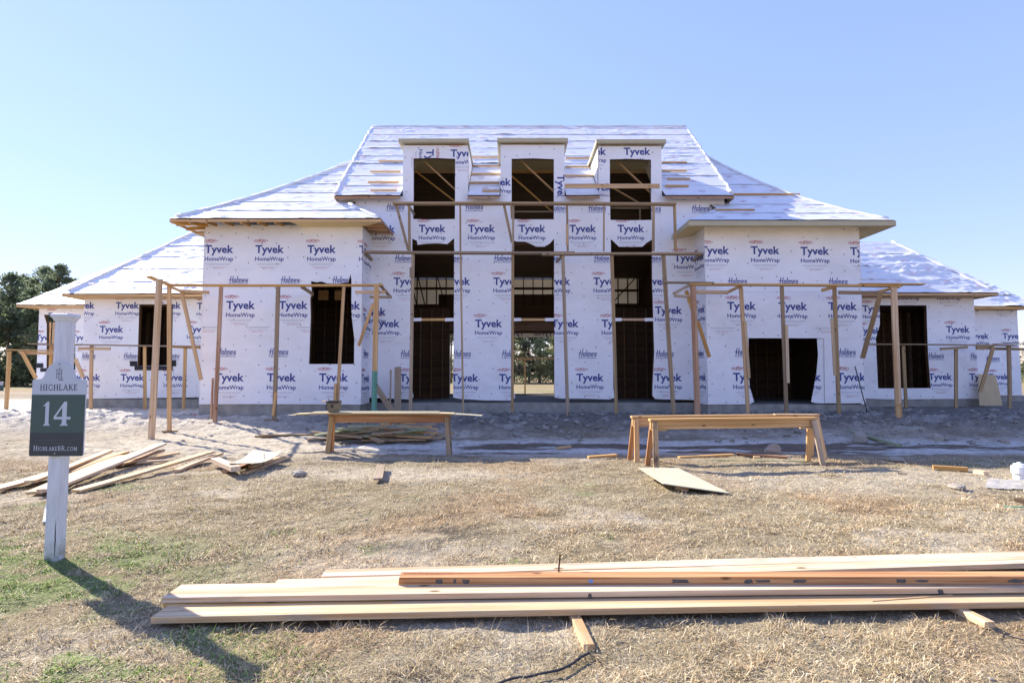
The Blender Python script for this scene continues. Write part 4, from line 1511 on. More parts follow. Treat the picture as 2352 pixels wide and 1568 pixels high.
stick(sC, 'bearer', 15.7, E(1227, 748), E(1442, 749), .05, .10, 'lumber_grey')
stick(sC, 'bearer', 15.9, E(1440, 746), E(1558, 715), .05, .08, 'lumber', 15.1)
post(sC, 15.1, E(429, 712), E(455, 1415), .15, .05, 'lumber_orange')
post(sC, DC, E(691, 715), E(731, 1415), .105, .045)
post(sC, DC, E(915, 715), E(941, 1410), .10, .045, 'lumber_grey')
post(sC, DC, E(1203, 715), E(1229, 1430), .105, .045, 'lumber_grey')
splice(sC, DC - .05, E(713, 905), E(736, 1215), .075, 'lumber_pale')
splice(sC, DC - .05, E(941, 926), E(950, 1242), .075, 'lumber_pale')
splice(sC, DC - .05, E(1190, 890), E(1207, 1202), .085, 'lumber_pale')
post(sC, 15.1, E(1528, 715), E(1556, 1430), .16, .05, 'lumber')
splice(sC, 15.04, E(1528, 725), E(1553, 1358), .16, 'lumber')
beam('brace', at(*E(392, 738), 15.3), at(*E(430, 850), 15.5), .10, .04, 'lumber', sC, up=(0, -1, 0))
beam('brace', at(*E(455, 905), 15.6), at(*E(519, 1100), 15.9), .10, .04, 'lumber', sC, up=(0, -1, 0))
beam('brace', at(*E(1457, 745), 15.2), at(*E(1357, 1107), 15.9), .13, .04, 'lumber_grey', sC, up=(0, -1, 0))

sD = thing('scaffold', 'low lumber scaffold behind the lot sign, along the low bay', 'scaffold', (-14.5, 19.2, .33), 'scaffolds of raw lumber')
DD = 19.2
E = c1
beam('plank', at(*E(163, 1207), DD), at(*E(1098, 1222), DD), .22, .045, 'lumber_grey', sD, seg=8, bow=-.01)
beam('plank', at(*E(38, 1240), 18.9), at(*E(300, 1246), 18.9), .22, .045, 'lumber', sD, seg=3)
for a, b, w in (((502, 1215), (496, 1575), .115), ((791, 1222), (793, 1575), .10), ((1013, 1230), (1003, 1575), .105), ((283, 1215), (272, 1575), .13), ((50, 1248), (33, 1575), .13)):
    post(sD, DD, E(*a), E(*b), w, .045)
stick(sD, 'bearer', 19.1, E(430, 1233), E(603, 1235), .05, .10)
stick(sD, 'bearer', 18.9, E(108, 1255), E(310, 1260), .05, .09)
stick(sD, 'bearer', 19.3, E(940, 1222), E(1095, 1228), .05, .09)
beam('brace', at(*E(120, 1252), 18.8), at(*E(197, 1397), 18.9), .12, .04, 'lumber', sD, up=(0, -1, 0))
beam('brace', at(*E(412, 1290), 18.9), at(*E(455, 1392), 19.0), .12, .04, 'lumber', sD, up=(0, -1, 0))

sE = thing('scaffold', 'low grey lumber scaffold past the tall window at the far bay', 'scaffold', (16.5, 19.2, .38), 'scaffolds of raw lumber')
E = c3
beam('plank', at(*E(1362, 1031), DD), at(*E(2190, 1038), DD), .22, .04, 'lumber_grey', sE, seg=8, bow=.01)
beam('plank', at(*E(2080, 1030), 19.1), at(*E(2205, 1022), 19.1), .2, .03, 'lumber_grey', sE)
for a, b, w in (((1580, 1038), (1597, 1385), .105), ((1868, 1045), (1868, 1380), .11), ((2156, 1042), (2163, 1395), .13)):
    post(sE, DD, E(*a), E(*b), w, .045, 'lumber_grey')
stick(sE, 'bearer', 19.1, E(1783, 1057), E(1930, 1047), .05, .09, 'lumber_grey')
stick(sE, 'bearer', 19.1, E(1978, 1048), E(2075, 1050), .05, .13, 'lumber_grey')
stick(sE, 'bearer', 19.4, E(2075, 1055), E(2300, 1060), .05, .09, 'lumber_grey')
beam('brace', at(*E(2072, 1045), 19.0), at(*E(2000, 1290), 19.1), .12, .04, 'lumber_grey', sE, up=(0, -1, 0))

sF = thing('scaffold', 'distant thin lumber rail seen through the middle door opening', 'scaffold', (1.0, 26.2, .3), 'scaffolds of raw lumber')
beam('plank', at(*c2(960, 1329), 26.2), at(*c2(1300, 1332), 26.2), .2, .045, 'lumber', sF)
stick(sF, 'bearer', 26.1, c2(1040, 1338), c2(1120, 1338), .05, .06)
pp = at(*c2(1079, 1334), 26.2)
beam('post', pp, (pp.x, pp.y, gz(pp.x, pp.y) - .03), .07, .045, 'lumber', sF, up=(0, -1, 0))
pp = at(*c2(1278, 1334), 26.2)
beam('post', pp, (pp.x, pp.y, gz(pp.x, pp.y) - .03), .07, .045, 'lumber', sF, up=(0, -1, 0))


# ------------------------------------------------------------------ lot sign on its post
PX0, PX1 = gp(105, 1287).x, gp(131, 1289).x
PY = gp(131, 1289).y
PW = .102
sign = thing('lot_sign', 'white lot sign post carrying the green and silver sign with number 14', 'sign', (PX0 + PW / 2, PY + PW / 2, 0))
zt = at(150, 737, PY).z
bmv = box('post', PX0, PX0 + PW, PY, PY + PW, -.2, zt, 'post_paint', sign)
cxm = PX0 + PW / 2; cym = PY + PW / 2


def frustum(name, x, y, z0, z1, a, b, mat, parent):
    v = [(x + sx * q, y + sy * q, z) for z, q in ((z0, a), (z1, b)) for sx, sy in ((-1, -1), (1, -1), (1, 1), (-1, 1))]
    return mesh_obj(name, v, [(3, 2, 1, 0), (4, 5, 6, 7), (0, 1, 5, 4), (1, 2, 6, 5), (2, 3, 7, 6), (3, 0, 4, 7)], mat, parent)


cap = frustum('post_cap', cxm, cym, zt, zt + .012, .058, .060, 'white_paint', sign)
frustum('moulding', cxm, cym, zt + .012, zt + .034, .060, .071, 'white_paint', cap)
frustum('cap_plate', cxm, cym, zt + .034, zt + .058, .076, .076, 'white_paint', cap)
frustum('cap_top', cxm, cym, zt + .058, zt + .066, .075, .066, 'white_paint', cap)
# drying crack in the post face
ck = [(PX0 + PW - .012 + random.uniform(-.003, .003), .35 - k * .035) for k in range(10)]
cv = []
for k, (x, z) in enumerate(ck):
    w = .0045 * math.sin(math.pi * (k + .3) / 10)
    cv += [(x - w, PY - .0015, z), (x + w, PY - .0015, z)]
mesh_obj('crack', cv, [(2 * k, 2 * k + 2, 2 * k + 3, 2 * k + 1) for k in range(9)], 'crack', bmv)
# the board
SY = PY - .022
bl = at(66, 1045, SY); br_ = at(189, 1047.5, SY); tl = at(73, 872, SY)
SX0 = at(69.5, 960, SY).x; SX1 = at(193, 960, SY).x
SZ0 = at(130, 1047, SY).z; SZs = at(130, 871, SY).z; SZt = at(136, 829.5, SY).z
scx = (SX0 + SX1) / 2 + .004
ra = SZt - SZs
hw = (SX1 - SX0) / 2
arch = []
rad = .135
for k in range(0, 13):
    t = k / 12 * math.pi
    arch.append((scx + rad * math.cos(t), SZt - .155 + .155 * math.sin(t)))
arch = [p for p in arch if p[1] > SZs + .02]
cr = .018


def corner(cx, cz, a0):
    return [(cx + cr * math.cos(a0 + k * math.pi / 8), cz + cr * math.sin(a0 + k * math.pi / 8)) for k in range(5)]


outl = corner(scx + hw - cr, SZ0 + cr, -math.pi / 2) + corner(scx + hw - cr, SZs - cr, 0)
outl += [(scx + rad + .03, SZs + .002), (scx + rad + .008, SZs + .012)] + arch + [(scx - rad - .008, SZs + .012), (scx - rad - .03, SZs + .002)]
outl += corner(scx - hw + cr, SZs - cr, math.pi / 2) + corner(scx - hw + cr, SZ0 + cr, math.pi)
_, bt = tess(outl)
V = [(u, SY, z) for t in bt for u, z in t] + [(u, SY + .012, z) for t in bt for u, z in t]
nB = len(bt) * 3
Fc = [(3 * k, 3 * k + 1, 3 * k + 2) for k in range(len(bt))] + [(nB + 3 * k + 2, nB + 3 * k + 1, nB + 3 * k) for k in range(len(bt))]
b0 = len(V)
for k in range(len(outl)):
    a, b = outl[k], outl[(k + 1) % len(outl)]
    i = len(V)
    V += [(a[0], SY, a[1]), (a[0], SY + .012, a[1]), (b[0], SY + .012, b[1]), (b[0], SY, b[1])]
    Fc.append((i, i + 1, i + 2, i + 3))
board = mesh_obj('sign_board', V, Fc, 'sign_silver', sign)


def flat(name, tris, y, mat, parent):
    v = [(u, y, z) for t in tris for u, z in t]
    v = []
    f = []
    for t in tris:
        t = ccw([tuple(q) for q in t]) if len(t) == 3 else t
        f.append(tuple(range(len(v), len(v) + len(t))))
        v += [(u, y, z) for u, z in t]
    return mesh_obj(name, v, f, mat, parent)


zA = at(130, 906, SY).z; zB = at(130, 993, SY).z
g_ = [clip_half(clip_half(list(t), lambda q: zA - q[1]), lambda q: q[1] - zB) for t in bt]
flat('green_panel', [p for p in g_ if len(p) >= 3], SY - .001, 'sign_green', board)
d_ = [clip_half(list(t), lambda q: zB - q[1]) for t in bt]
flat('dark_panel', [p for p in d_ if len(p) >= 3], SY - .001, 'sign_dark', board)


def serif(word, height, width, small=None):
    """Capitals with thin serifs built from strokes; returns triangles, left at 0, baseline 0."""
    th, tn = .16, .09
    G = {
        'H': (.95, [([(.18, 0), (.18, 1)], th), ([(.77, 0), (.77, 1)], th), ([(.18, .52), (.77, .52)], tn)], [.18, .77], [.18, .77]),
        'I': (.40, [([(.2, 0), (.2, 1)], th)], [.2], [.2]),
        'G': (.95, [([(.82, .82), (.66, .97), (.46, 1), (.26, .9), (.15, .68), (.13, .42), (.24, .14), (.46, .0), (.68, .03), (.80, .12), (.80, .42)], tn * 1.25)], [], []),
        'L': (.72, [([(.18, 0), (.18, 1)], th), ([(.18, .03), (.66, .03), (.68, .22)], tn)], [], [.18]),
        'A': (.95, [([(.12, 0), (.47, 1)], tn), ([(.47, 1), (.84, 0)], th), ([(.25, .33), (.70, .33)], tn)], [.12, .84], []),
        'K': (.88, [([(.18, 0), (.18, 1)], th), ([(.20, .45), (.72, 1)], tn), ([(.36, .60), (.80, 0)], th)], [.18, .80], [.18, .72]),
        'E': (.74, [([(.18, 0), (.18, 1)], th), ([(.18, .03), (.64, .03), (.68, .2)], tn), ([(.18, .97), (.62, .97), (.64, .82)], tn), ([(.18, .53), (.54, .53)], tn)], [], []),
        'B': (.80, [([(.18, 0), (.18, 1)], th), ([(.18, .97), (.5, .97), (.62, .86), (.62, .66), (.5, .54), (.18, .54)], tn), ([(.5, .54), (.68, .42), (.70, .16), (.54, .03), (.18, .03)], tn * 1.2)], [], []),
        'R': (.86, [([(.18, 0), (.18, 1)], th), ([(.18, .97), (.5, .97), (.64, .86), (.64, .64), (.5, .50), (.18, .50)], tn), ([(.44, .50), (.78, 0)], th)], [.18, .80], []),
        'C': (.90, [([(.80, .84), (.62, .98), (.42, .98), (.24, .86), (.14, .62), (.14, .38), (.24, .14), (.42, .02), (.64, .02), (.80, .16)], tn * 1.25)], [], []),
        'O': (1.0, [([(.5, 1), (.28, .92), (.14, .68), (.14, .32), (.28, .08), (.5, 0), (.72, .08), (.86, .32), (.86, .68), (.72, .92), (.5, 1)], tn * 1.2)], [], []),
        'M': (1.1, [([(.15, 0), (.20, 1)], tn), ([(.20, 1), (.55, .06)], th), ([(.55, .06), (.90, 1)], tn), ([(.90, 1), (.95, 0)], th)], [.15, .95], []),
        '.': (.3, [([(.14, .03), (.16, .03)], .15)], [], []),
    }
    pairs = []; x = 0
    for k, ch in enumerate(word):
        s = 1.0
        c = ch
        if small and ch.lower() == ch and ch != '.':
            s = small; c = ch.upper()
        w, st, sb, stp = G[c]
        for pts, wd in st:
            for pr in stroke([(x + px * s, py * s) for px, py in pts], wd * (s if s == 1 else 1.1 * s)):
                pairs.append(pr)
        for sx in sb: pairs += stroke([(x + (sx - .15) * s, .03), (x + (sx + .15) * s, .03)], .05)
        for sx in stp: pairs += stroke([(x + (sx - .15) * s, s - .03), (x + (sx + .15) * s, s - .03)], .05)
        x += (w + .12) * s
    sc = width / x
    return [[[(px * sc, py * height) for px, py in t] for t in pr] for pr in pairs]


def put_pairs(name, pairs, x, z, y, mat, parent):
    v = []; f = []
    for k, pr in enumerate(pairs):
        for t in pr:
            f.append(tuple(range(len(v), len(v) + 3)))
            v += [(x + px, y - .00025 * (k % 6), z + pz) for px, pz in ccw([tuple(q) for q in t])]
    return mesh_obj(name, v, f, mat, parent)


q0 = at(92, 896, SY); q1 = at(177, 883, SY)
put_pairs('lettering', serif('HIGHLAKE', q1.z - q0.z, q1.x - q0.x + .01), q0.x, q0.z, SY - .001, 'sign_ink', board)
q0 = at(77, 1034, SY); q1 = at(176, 1023.5, SY)
put_pairs('lettering', serif('HighlakeBR.com', q1.z - q0.z, q1.x - q0.x + .01, .78), q0.x, q0.z, SY - .002, 'sign_silver', board)
# monogram: a tall H with an L laid through it
m0 = at(128, 873, SY); m1 = at(144, 846, SY)
mw, mh = m1.x - m0.x, m1.z - m0.z
mono = stroke([(.12, .22), (.12, .88)], .07) + stroke([(.78, .22), (.78, .88)], .07) + stroke([(.12, .57), (.78, .57)], .05) + stroke([(.45, .03), (.45, 1.0)], .07) + stroke([(.45, .03), (.95, .03), (.97, .14)], .06)
mono += stroke([(.0, .22), (.24, .22)], .04) + stroke([(.66, .22), (.90, .22)], .04) + stroke([(.0, .88), (.24, .88)], .04) + stroke([(.66, .88), (.90, .88)], .04) + stroke([(.33, 1.0), (.57, 1.0)], .04)
put_pairs('emblem', [[[(px * mw * 1.1, pz * mh) for px, pz in t] for t in pr] for pr in mono], m0.x, m0.z, SY - .001, 'sign_ink', board)
# the big number
q0 = at(96, 977, SY); q1 = at(164, 922, SY)
nw, nh = q1.x - q0.x, q1.z - q0.z
one = [(.04, 0), (.30, 0), (.235, .09), (.235, 1.0), (.17, 1.0), (.0, .80), (.105, .83), (.105, .09)]
four_o = [(.62, 0), (.93, 0), (.86, .09), (.86, .26), (1.0, .26), (1.0, .37), (.86, .37), (.86, 1.0), (.76, 1.0), (.41, .37), (.41, .26), (.70, .26), (.70, .09)]
four_h = [(.485, .37), (.70, .37), (.70, .76)]
n_t_ = []
for o_, h_ in ((one, ()), (four_o, (four_h,))):
    _, tt = tess(o_, h_)
    n_t_ += [[(q0.x + x * nw, q0.z + z * nh) for x, z in t] for t in tt]
flat('number', n_t_, SY - .002, 'sign_silver', board)
fb = []
for yy, xa, xb in ((1012, 81, 174), (1018, 90, 165)):
    x = xa
    while x < xb:
        w = random.uniform(3, 9)
        p = at(x, yy, SY); p2 = at(min(xb, x + w), yy - 2, SY)
        fb += [[(p.x, p.z), (p2.x, p.z), (p2.x, p2.z)], [(p.x, p.z), (p2.x, p2.z), (p.x, p2.z)]]
        x += w + 1.6
flat('small_print', fb, SY - .002, 'sign_faint', board)
for px, py in ((137, 836), (126, 1041)):
    p = at(px, py, SY)
    rope('screw', [(p.x, SY - .005, p.z), (p.x, SY - .002, p.z), (p.x, SY + .002, p.z)], .007, 'metal', board, 1, 1, 0)
# a second lot sign far off by the field
f0 = at(2.5, 876, 46); f1 = at(2.5, 893, 46)
lot2 = thing('lot_sign', 'small distant white lot sign at the left picture edge', 'sign', (f0.x, 46, gz(f0.x, 46)))
box('post', f0.x - .06, f0.x + .06, 46, 46.12, gz(f0.x, 46) - .1, f0.z - .1, 'white_paint', lot2)
frustum('post_cap', f0.x, 46.06, f0.z - .1, f0.z, .07, .11, 'white_paint', lot2)
box('sign_board', f0.x - .26, f0.x + .26, 45.96, 45.99, f0.z - 1.0, f0.z - .30, 'sign_green', lot2)

# ------------------------------------------------------------------ loose lumber
FOOT = []        # footprints the grass keeps clear of


def lumber(name, label, cat, p0, p1, w, t, mat, group=None, seg=6, bow=0.0, up=(0, 0, 1), twist=0.0, ext=None):
    o = beam(name, p0, p1, w, t, mat, None, up=up, seg=seg, bow=bow, ch=.0025, twist=twist, ragged=.004)
    tag(o, label, cat, group)
    FOOT.append((Vector(p0), Vector(p1), w))
    return o


def front_board(label, d0, d1, ztop, w, t, mat, extend=1.0, name='plank', z1=None, **k):
    """Board whose nearer top edge runs d0 -> d1 in the picture; it lies flat and reaches back by its width."""
    a = gp(*d0, ztop); b = gp(*d1, ztop if z1 is None else z1)
    b = a + (b - a) * extend
    d = (b - a).normalized()
    n = Vector((-d.y, d.x, 0))
    o = n * (w / 2) - Vector((0, 0, t / 2))
    return lumber(name, label, 'plank', a + o, b + o, w, t, mat, 'planks stacked in the foreground', seg=12, **k)


B1 = front_board('nearest and lowest plank of the foreground stack, on two wood blocks', (347, 1417), (2352, 1382.5), .082, .235, .040, 'lumber_pale', 1.12, bow=.006)
B2 = front_board('wide pale plank with a brown knot, second from the front of the stack', (371, 1372), (2352, 1349), .128, .235, .038, 'lumber_pale', 1.1, bow=.008)
B2b = front_board('short hidden board under the left end of the wide pale plank', (374, 1387), (900, 1384), .088, .14, .030, 'lumber', 1.0)
B3 = front_board('narrow pale board sticking out left behind the wide plank', (623, 1347), (2352, 1293), .088, .145, .040, 'lumber_pale', 1.05)
B4 = front_board('rearmost pale board of the foreground stack beneath the short dark stake', (738, 1323), (2352, 1279), .088, .15, .040, 'lumber_pale', 1.05)
B5b = front_board('dark orange offcut wedged under the split orange timber', (934, 1347), (2250, 1343), .124, .05, .030, 'lumber_orange', 1.0)
B5 = front_board('split orange timber with grey paint smudges on top of the stack', (916, 1325.5), (2352, 1324), .186, .11, .054, 'lumber_orange', 1.1)


def smudge(board, cx, cz, w, h, face_y, seed):
    rr = random.Random(seed)
    v = []; n = 11
    for k in range(n):
        a = k * 2 * math.pi / n
        q = rr.uniform(.65, 1.1)
        ca, sa = math.cos(a), math.sin(a)
        v.append((cx + w / 2 * math.copysign(abs(ca) ** .5, ca) * q, face_y, cz + h / 2 * math.copysign(abs(sa) ** .5, sa) * min(1, q)))
    me = bpy.data.meshes.new('paint_mark'); me.from_pydata(v, [], [tuple(range(n))])
    me.materials.append(MATS['paint_smudge']); me.update()
    o = bpy.data.objects.new('paint_mark', me); link(o, board)
    return o


def along(board, dx, dy, z):
    return (board.matrix_world.inverted() @ gp(dx, dy, z))


bpy.context.view_layer.update()
for k, (x, w, h) in enumerate(((1010, .052, .036), (1046, .024, .036), (1071, .05, .036), (1557, .15, .030), (1715, .07, .034), (1745, .12, .018), (1830, .10, .026), (2062, .09, .034), (2110, .10, .02), (2325, .13, .03))):
    smudge(B5, along(B5, x, 1332, .15).x, 0.0, w, h, -.0558, k)
smudge(B2, along(B2, 1357, 1375, .10).x, 0, .035, .034, -.1186, 31)
smudge(B2, along(B2, 2155, 1358, .10).x, 0, .05, .034, -.1186, 32)
sx_ = along(B5, 1355, 1332, .15).x
me = bpy.data.meshes.new('sticker'); me.from_pydata([(sx_ - .018, -.0565, -.008), (sx_ + .012, -.0565, -.012), (sx_ + .018, -.0565, .01), (sx_ - .01, -.0565, .014)], [], [(0, 1, 2, 3)])
me.materials.append(MATS['sticker_blue']); me.update()
link(bpy.data.objects.new('sticker', me), B5)
# the open split running in from the end of the orange timber
x0 = along(B5, 922, 1326, .186).x; x1 = along(B5, 1240, 1326, .186).x
sv = [(x0, .010, .0276), (x0, .034, .0276), (x0 + .25 * (x1 - x0), .006, .0276), (x0 + .25 * (x1 - x0), .030, .0276), (x0 + .6 * (x1 - x0), .016, .0276), (x0 + .6 * (x1 - x0), .026, .0276), (x1, .034, .0276)]
me = bpy.data.meshes.new('crack'); me.from_pydata(sv, [], [(0, 2, 3, 1), (2, 4, 5, 3), (4, 6, 5)])
me.materials.append(MATS['crack_red']); me.update()
link(bpy.data.objects.new('crack', me), B5)

p = gp(1283, 1311, .09)
lumber('stake', 'short dark stake standing upright on the rearmost foreground board', 'stake', p, p + Vector((.012, 0, .125)), .018, .012, 'stud_dark', seg=1)
lumber('splinter', 'thin splinter lying on top of the nearest plank', 'splinter', gp(2002, 1379.5, .088), gp(2187, 1366, .088), .012, .008, 'lumber', seg=3)
a = gp(1353, 1478, .046); b = gp(1324, 1417, .042)
b2 = a + (b - a) * 2.3
lumber('wood_block', 'pale wood block sticking out toward the black strap', 'wood block', a - Vector((0, 0, .02)), Vector((b2.x, b2.y, .021)), .065, .040, 'lumber_pale', 'blocks under the foreground planks')
a = gp(2273, 1427, .046); b = gp(2213, 1399, .042)
b2 = a + (b - a) * 2.6
lumber('wood_block', 'pale wood block under the right part of the nearest plank', 'wood block', a - Vector((0, 0, .02)), Vector((b2.x, b2.y, .021)), .07, .040, 'lumber_pale', 'blocks under the foreground planks')


def ground_path(pts, lift):
    out = []
    for k in range(len(pts) - 1):
        a = gp(*pts[k], .03); b = gp(*pts[k + 1], .03)
        for i in range(5):
            q = a.lerp(b, i / 5)
            out.append((q.x, q.y, gz(q.x, q.y) + lift))
    return out


for q_ in ([(1356, 1497), (1310, 1522), (1235, 1546), (1160, 1571)], [(2278, 1441), (2352, 1466)]):
    for a_, b_ in zip(q_[:-1], q_[1:]): FOOT.append((gp(*a_, .03), gp(*b_, .03), .05))
tag(rope('strap', ground_path([(1356, 1497), (1335, 1506), (1310, 1522), (1285, 1535), (1235, 1546), (1160, 1571), (1090, 1600)], .030), .011, 'strap_black', None, 4, .35, .1),
    'flat black strap trailing from under the wood block', 'strap')
tag(rope('strap', ground_path([(2278, 1441), (2310, 1452), (2352, 1466), (2420, 1480)], .025), .009, 'strap_black', None, 5, .35, .1),
    'black strap beside the block at the right edge', 'strap')

# boards strewn left of the house
def pile(label, a, b, z0, z1, w, t, mat, cat='board'):
    p0 = gp(*g1(*a), z0); p1 = gp(*g1(*b), z1)
    p0.z -= t / 2; p1.z -= t / 2
    return lumber('board', label, cat, p0, p1, w, t, mat, 'boards strewn behind the lot sign', bow=random.uniform(-.02, .02), seg=8)


pile('pale board running off the left edge behind the sign post', (-120, 1352), (600, 1150), .08, .10, .20, .038, 'lumber_pale')
pile('pale board lying on others and ending left of the dark hose', (290, 1262), (1038, 972), .12, .16, .14, .038, 'lumber_pale')
pile('orange edged board in the middle of the strewn boards', (640, 1180), (1200, 985), .07, .10, .14, .038, 'lumber')
pile('long flat board with its square end close behind the post', (330, 1368), (1178, 1020), .07, .09, .19, .038, 'lumber_pale')
pile('longest pale board on top of the strewn boards', (430, 1345), (1545, 905), .11, .22, .19, .040, 'lumber_pale')
pile('short orange board under the longest pale board', (1100, 1110), (1552, 968), .05, .10, .12, .038, 'lumber_orange')
pile('thin board angled right beneath the longest pale board', (1170, 1095), (1702, 992), .06, .08, .10, .034, 'lumber')
pile('short stubby board lying apart on the sand', (1318, 1085), (1610, 1064), .05, .05, .09, .038, 'lumber_pale')
pile('long single board with a pointed near end on the grass', (730, 1352), (2012, 982), .06, .16, .15, .038, 'lumber_pale')
pile('orange brown board beside the far end of the single board', (1690, 1158), (2115, 996), .05, .10, .10, .045, 'lumber')

# offcuts by the sand
def cut(name, label, cat, a, b, z, w, t, mat, tilt=0.0, z1=None):
    p0 = gp(*g2(*a), z); p1 = gp(*g2(*b), z if z1 is None else z1)
    p0.z -= t / 2; p1.z -= t / 2
    return lumber(name, label, cat, p0, p1, w, t, mat, 'offcuts lying on the sand', up=(0, 0, 1), seg=3)


cut('offcut', 'thick pale double offcut with its square end toward the viewer', 'offcut', (85, 895), (255, 968), .17, .14, .075, 'lumber_pale')
cut('offcut', 'orange offcut under the curved plywood piece', 'offcut', (165, 1000), (360, 940), .06, .10, .045, 'lumber_orange')
cut('offcut', 'long thin pale offcut pointing right from the curved plywood piece', 'offcut', (330, 1010), (680, 884), .06, .09, .04, 'lumber')
cut('offcut', 'pale offcut crossing under the right of the curved plywood', 'offcut', (380, 960), (640, 880), .10, .09, .04, 'lumber_pale')
cut('offcut', 'dark lower offcut in the shade of the plywood piece', 'offcut', (300, 1010), (480, 985), .04, .12, .04, 'lumber_grey')
# curved scrap of plywood
q = [gp(*g2(190, 940), .20), gp(*g2(390, 935), .20), gp(*g2(625, 850), .24), gp(*g2(390, 836), .20)]
V = []; Fc = []
n = 8
for i in range(n + 1):
    for j in range(3):
        u, v = i / n, j / 2
        pt = q[0].lerp(q[1], v).lerp(q[3].lerp(q[2], v), u)
        V.append(pt + Vector((0, 0, -.05 * math.sin(math.pi * u) - .01 * v)))
b0 = len(V)
V += [p_ - Vector((0, 0, .012)) for p_ in V]
for i in range(n):
    for j in range(2):
        a = i * 3 + j
        Fc += [(a, a + 1, a + 4, a + 3), (b0 + a + 3, b0 + a + 4, b0 + a + 1, b0 + a)]
    Fc += [(i * 3, i * 3 + 3, b0 + i * 3 + 3, b0 + i * 3), (i * 3 + 2, b0 + i * 3 + 2, b0 + i * 3 + 5, i * 3 + 5)]
Fc += [(0, b0, b0 + 1, 1), (1, b0 + 1, b0 + 2, 2), (n * 3, n * 3 + 1, b0 + n * 3 + 1, b0 + n * 3), (n * 3 + 1, n * 3 + 2, b0 + n * 3 + 2, b0 + n * 3 + 1)]
tag(mesh_obj('plywood_scrap', V, Fc, 'panel_cream'), 'curved cream plywood scrap draped over the offcuts', 'plywood')
p = gp(*g2(488, 975), .02)
lumber('steel_bar', 'small grey steel bar standing by the offcuts', 'bar', p, p + Vector((-.01, 0, .24)), .02, .012, 'metal', seg=1)
lumber('steel_bar', 'thin grey bar lying on the ground right of the offcuts', 'bar', gp(*g2(490, 978), .02), gp(*g2(640, 974), .02), .02, .012, 'metal', seg=1)
p0 = gp(*g2(1420, 1072), .075); p1 = gp(*g2(1447, 958), .075)
lumber('batten', 'weathered grey batten lying alone in front of the house', 'board', p0, p1, .13, .03, 'lumber_grey')

# ------------------------------------------------------------------ sawhorses
def sawhorse(label, a, b, top, spread, mat, leg_mats, group='sawhorses', beam_t=.14, gusset=False, back=True):
    A = gp(*a, top); B = gp(*b, top)
    d = (B - A).normalized(); n = Vector((-d.y, d.x, 0))
    t = thing('sawhorse', label, 'sawhorse', ((A.x + B.x) / 2, (A.y + B.y) / 2, 0), group)
    off_ = Vector((0, 0, -beam_t / 2 - .02))
    beam('crossbeam', A + off_, B + off_, .04, beam_t, mat, t, seg=4)
    beam('top_board', A - d * .02, B + d * .02, .11, .038, mat, t, seg=4, bow=.004)
    for e, s in ((A + d * .06, -1), (B - d * .06, 1)):
        for k, side in enumerate((-1, 1)):
            lm = leg_mats[(0 if s < 0 else 2) + k]
            p0 = e + n * side * .055 + Vector((0, 0, -.03))
            p1 = e + n * side * (spread / 2) + d * s * .05
            p1.z = gz(p1.x, p1.y) - .02
            beam('leg', p0, p1, .09, .04, lm, t, up=tuple(n))
        if gusset:
            c = e + d * (-s) * .09 + Vector((0, 0, -.02 - beam_t - .012))
            beam('gusset', c - d * .12, c + d * .12, .10, .02, mat, t)
    return t


sawhorse('rear raw lumber sawhorse of the pair in front of the boxed wing', (1452, 957), (1877, 953), .81, .40, 'lumber', ['lumber', 'lumber_orange', 'lumber', 'lumber'], gusset=True)
sawhorse('front raw lumber sawhorse of the pair, with two scorched legs', (1494, 964), (1871, 960), .81, .40, 'lumber', ['lumber_burnt', 'lumber_orange', 'lumber_burnt', 'lumber'], gusset=True)
hl = sawhorse('orange sawhorse loaded with thin sheets beside the curved plywood', (757, 952), (1034, 952), .77, .26, 'lumber_orange', ['lumber_grey', 'lumber_orange', 'lumber_grey', 'lumber_grey'])
p0 = gp(895, 950, .78) + Vector((0, -.06, -.02))
beam('bracket', p0, p0 + Vector((.03, -.01, -.20)), .10, .035, 'lumber_orange', hl, up=(0, -1, 0))
p0 = gp(*g4(440, 348), .85); p1 = gp(*g4(742, 350), .85)
lumber('board', 'thin pale board resting across the right end of the sawhorse pair', 'board', p0, p1, .12, .018, 'lumber_pale', seg=3)

# thin sheets on the left sawhorse
for k, (label, x0, x1, dz, y, w, m) in enumerate((
        ('lowest thin grey sheet bending over the orange sawhorse', 672, 1060, .0, 11.22, .36, 'siding_green'),
        ('long thin sheet reaching furthest right over the orange sawhorse', 690, 1108, .012, 11.16, .34, 'siding_green'),
        ('middle thin tan sheet on the orange sawhorse', 684, 1045, .024, 11.10, .32, 'plywood'),
        ('topmost thin sheet on the orange sawhorse beneath the tool bag', 720, 1010, .036, 11.2, .30, 'siding_green'))):
    xa = (x0 - 1176) / F_D * y; xb = (x1 - 1176) / F_D * y
    nseg = 14; V = []; Fc = []
    for i in range(nseg + 1):
        u = i / nseg; x = xa + (xb - xa) * u
        z = .797 + dz - .035 * max(0, (abs(x - (-2.55)) - 1.0)) ** 1.6 * (1.4 if x > -2.55 else .9)
        for (yy, zz) in ((y - w / 2, 0), (y + w / 2, 0), (y + w / 2, .009), (y - w / 2, .009)):
            V.append((x + random.uniform(-.004, .004), yy + .01 * math.sin(7 * u), z + zz))
    for i in range(nseg):
        for c in range(4):
            e = (c + 1) % 4
            Fc.append((i * 4 + c, i * 4 + e, i * 4 + 4 + e, i * 4 + 4 + c))
    Fc += [(3, 2, 1, 0), (nseg * 4, nseg * 4 + 1, nseg * 4 + 2, nseg * 4 + 3)]
    tag(mesh_obj('thin_sheet', V, Fc, m), label, 'sheet', 'thin sheets on the orange sawhorse')

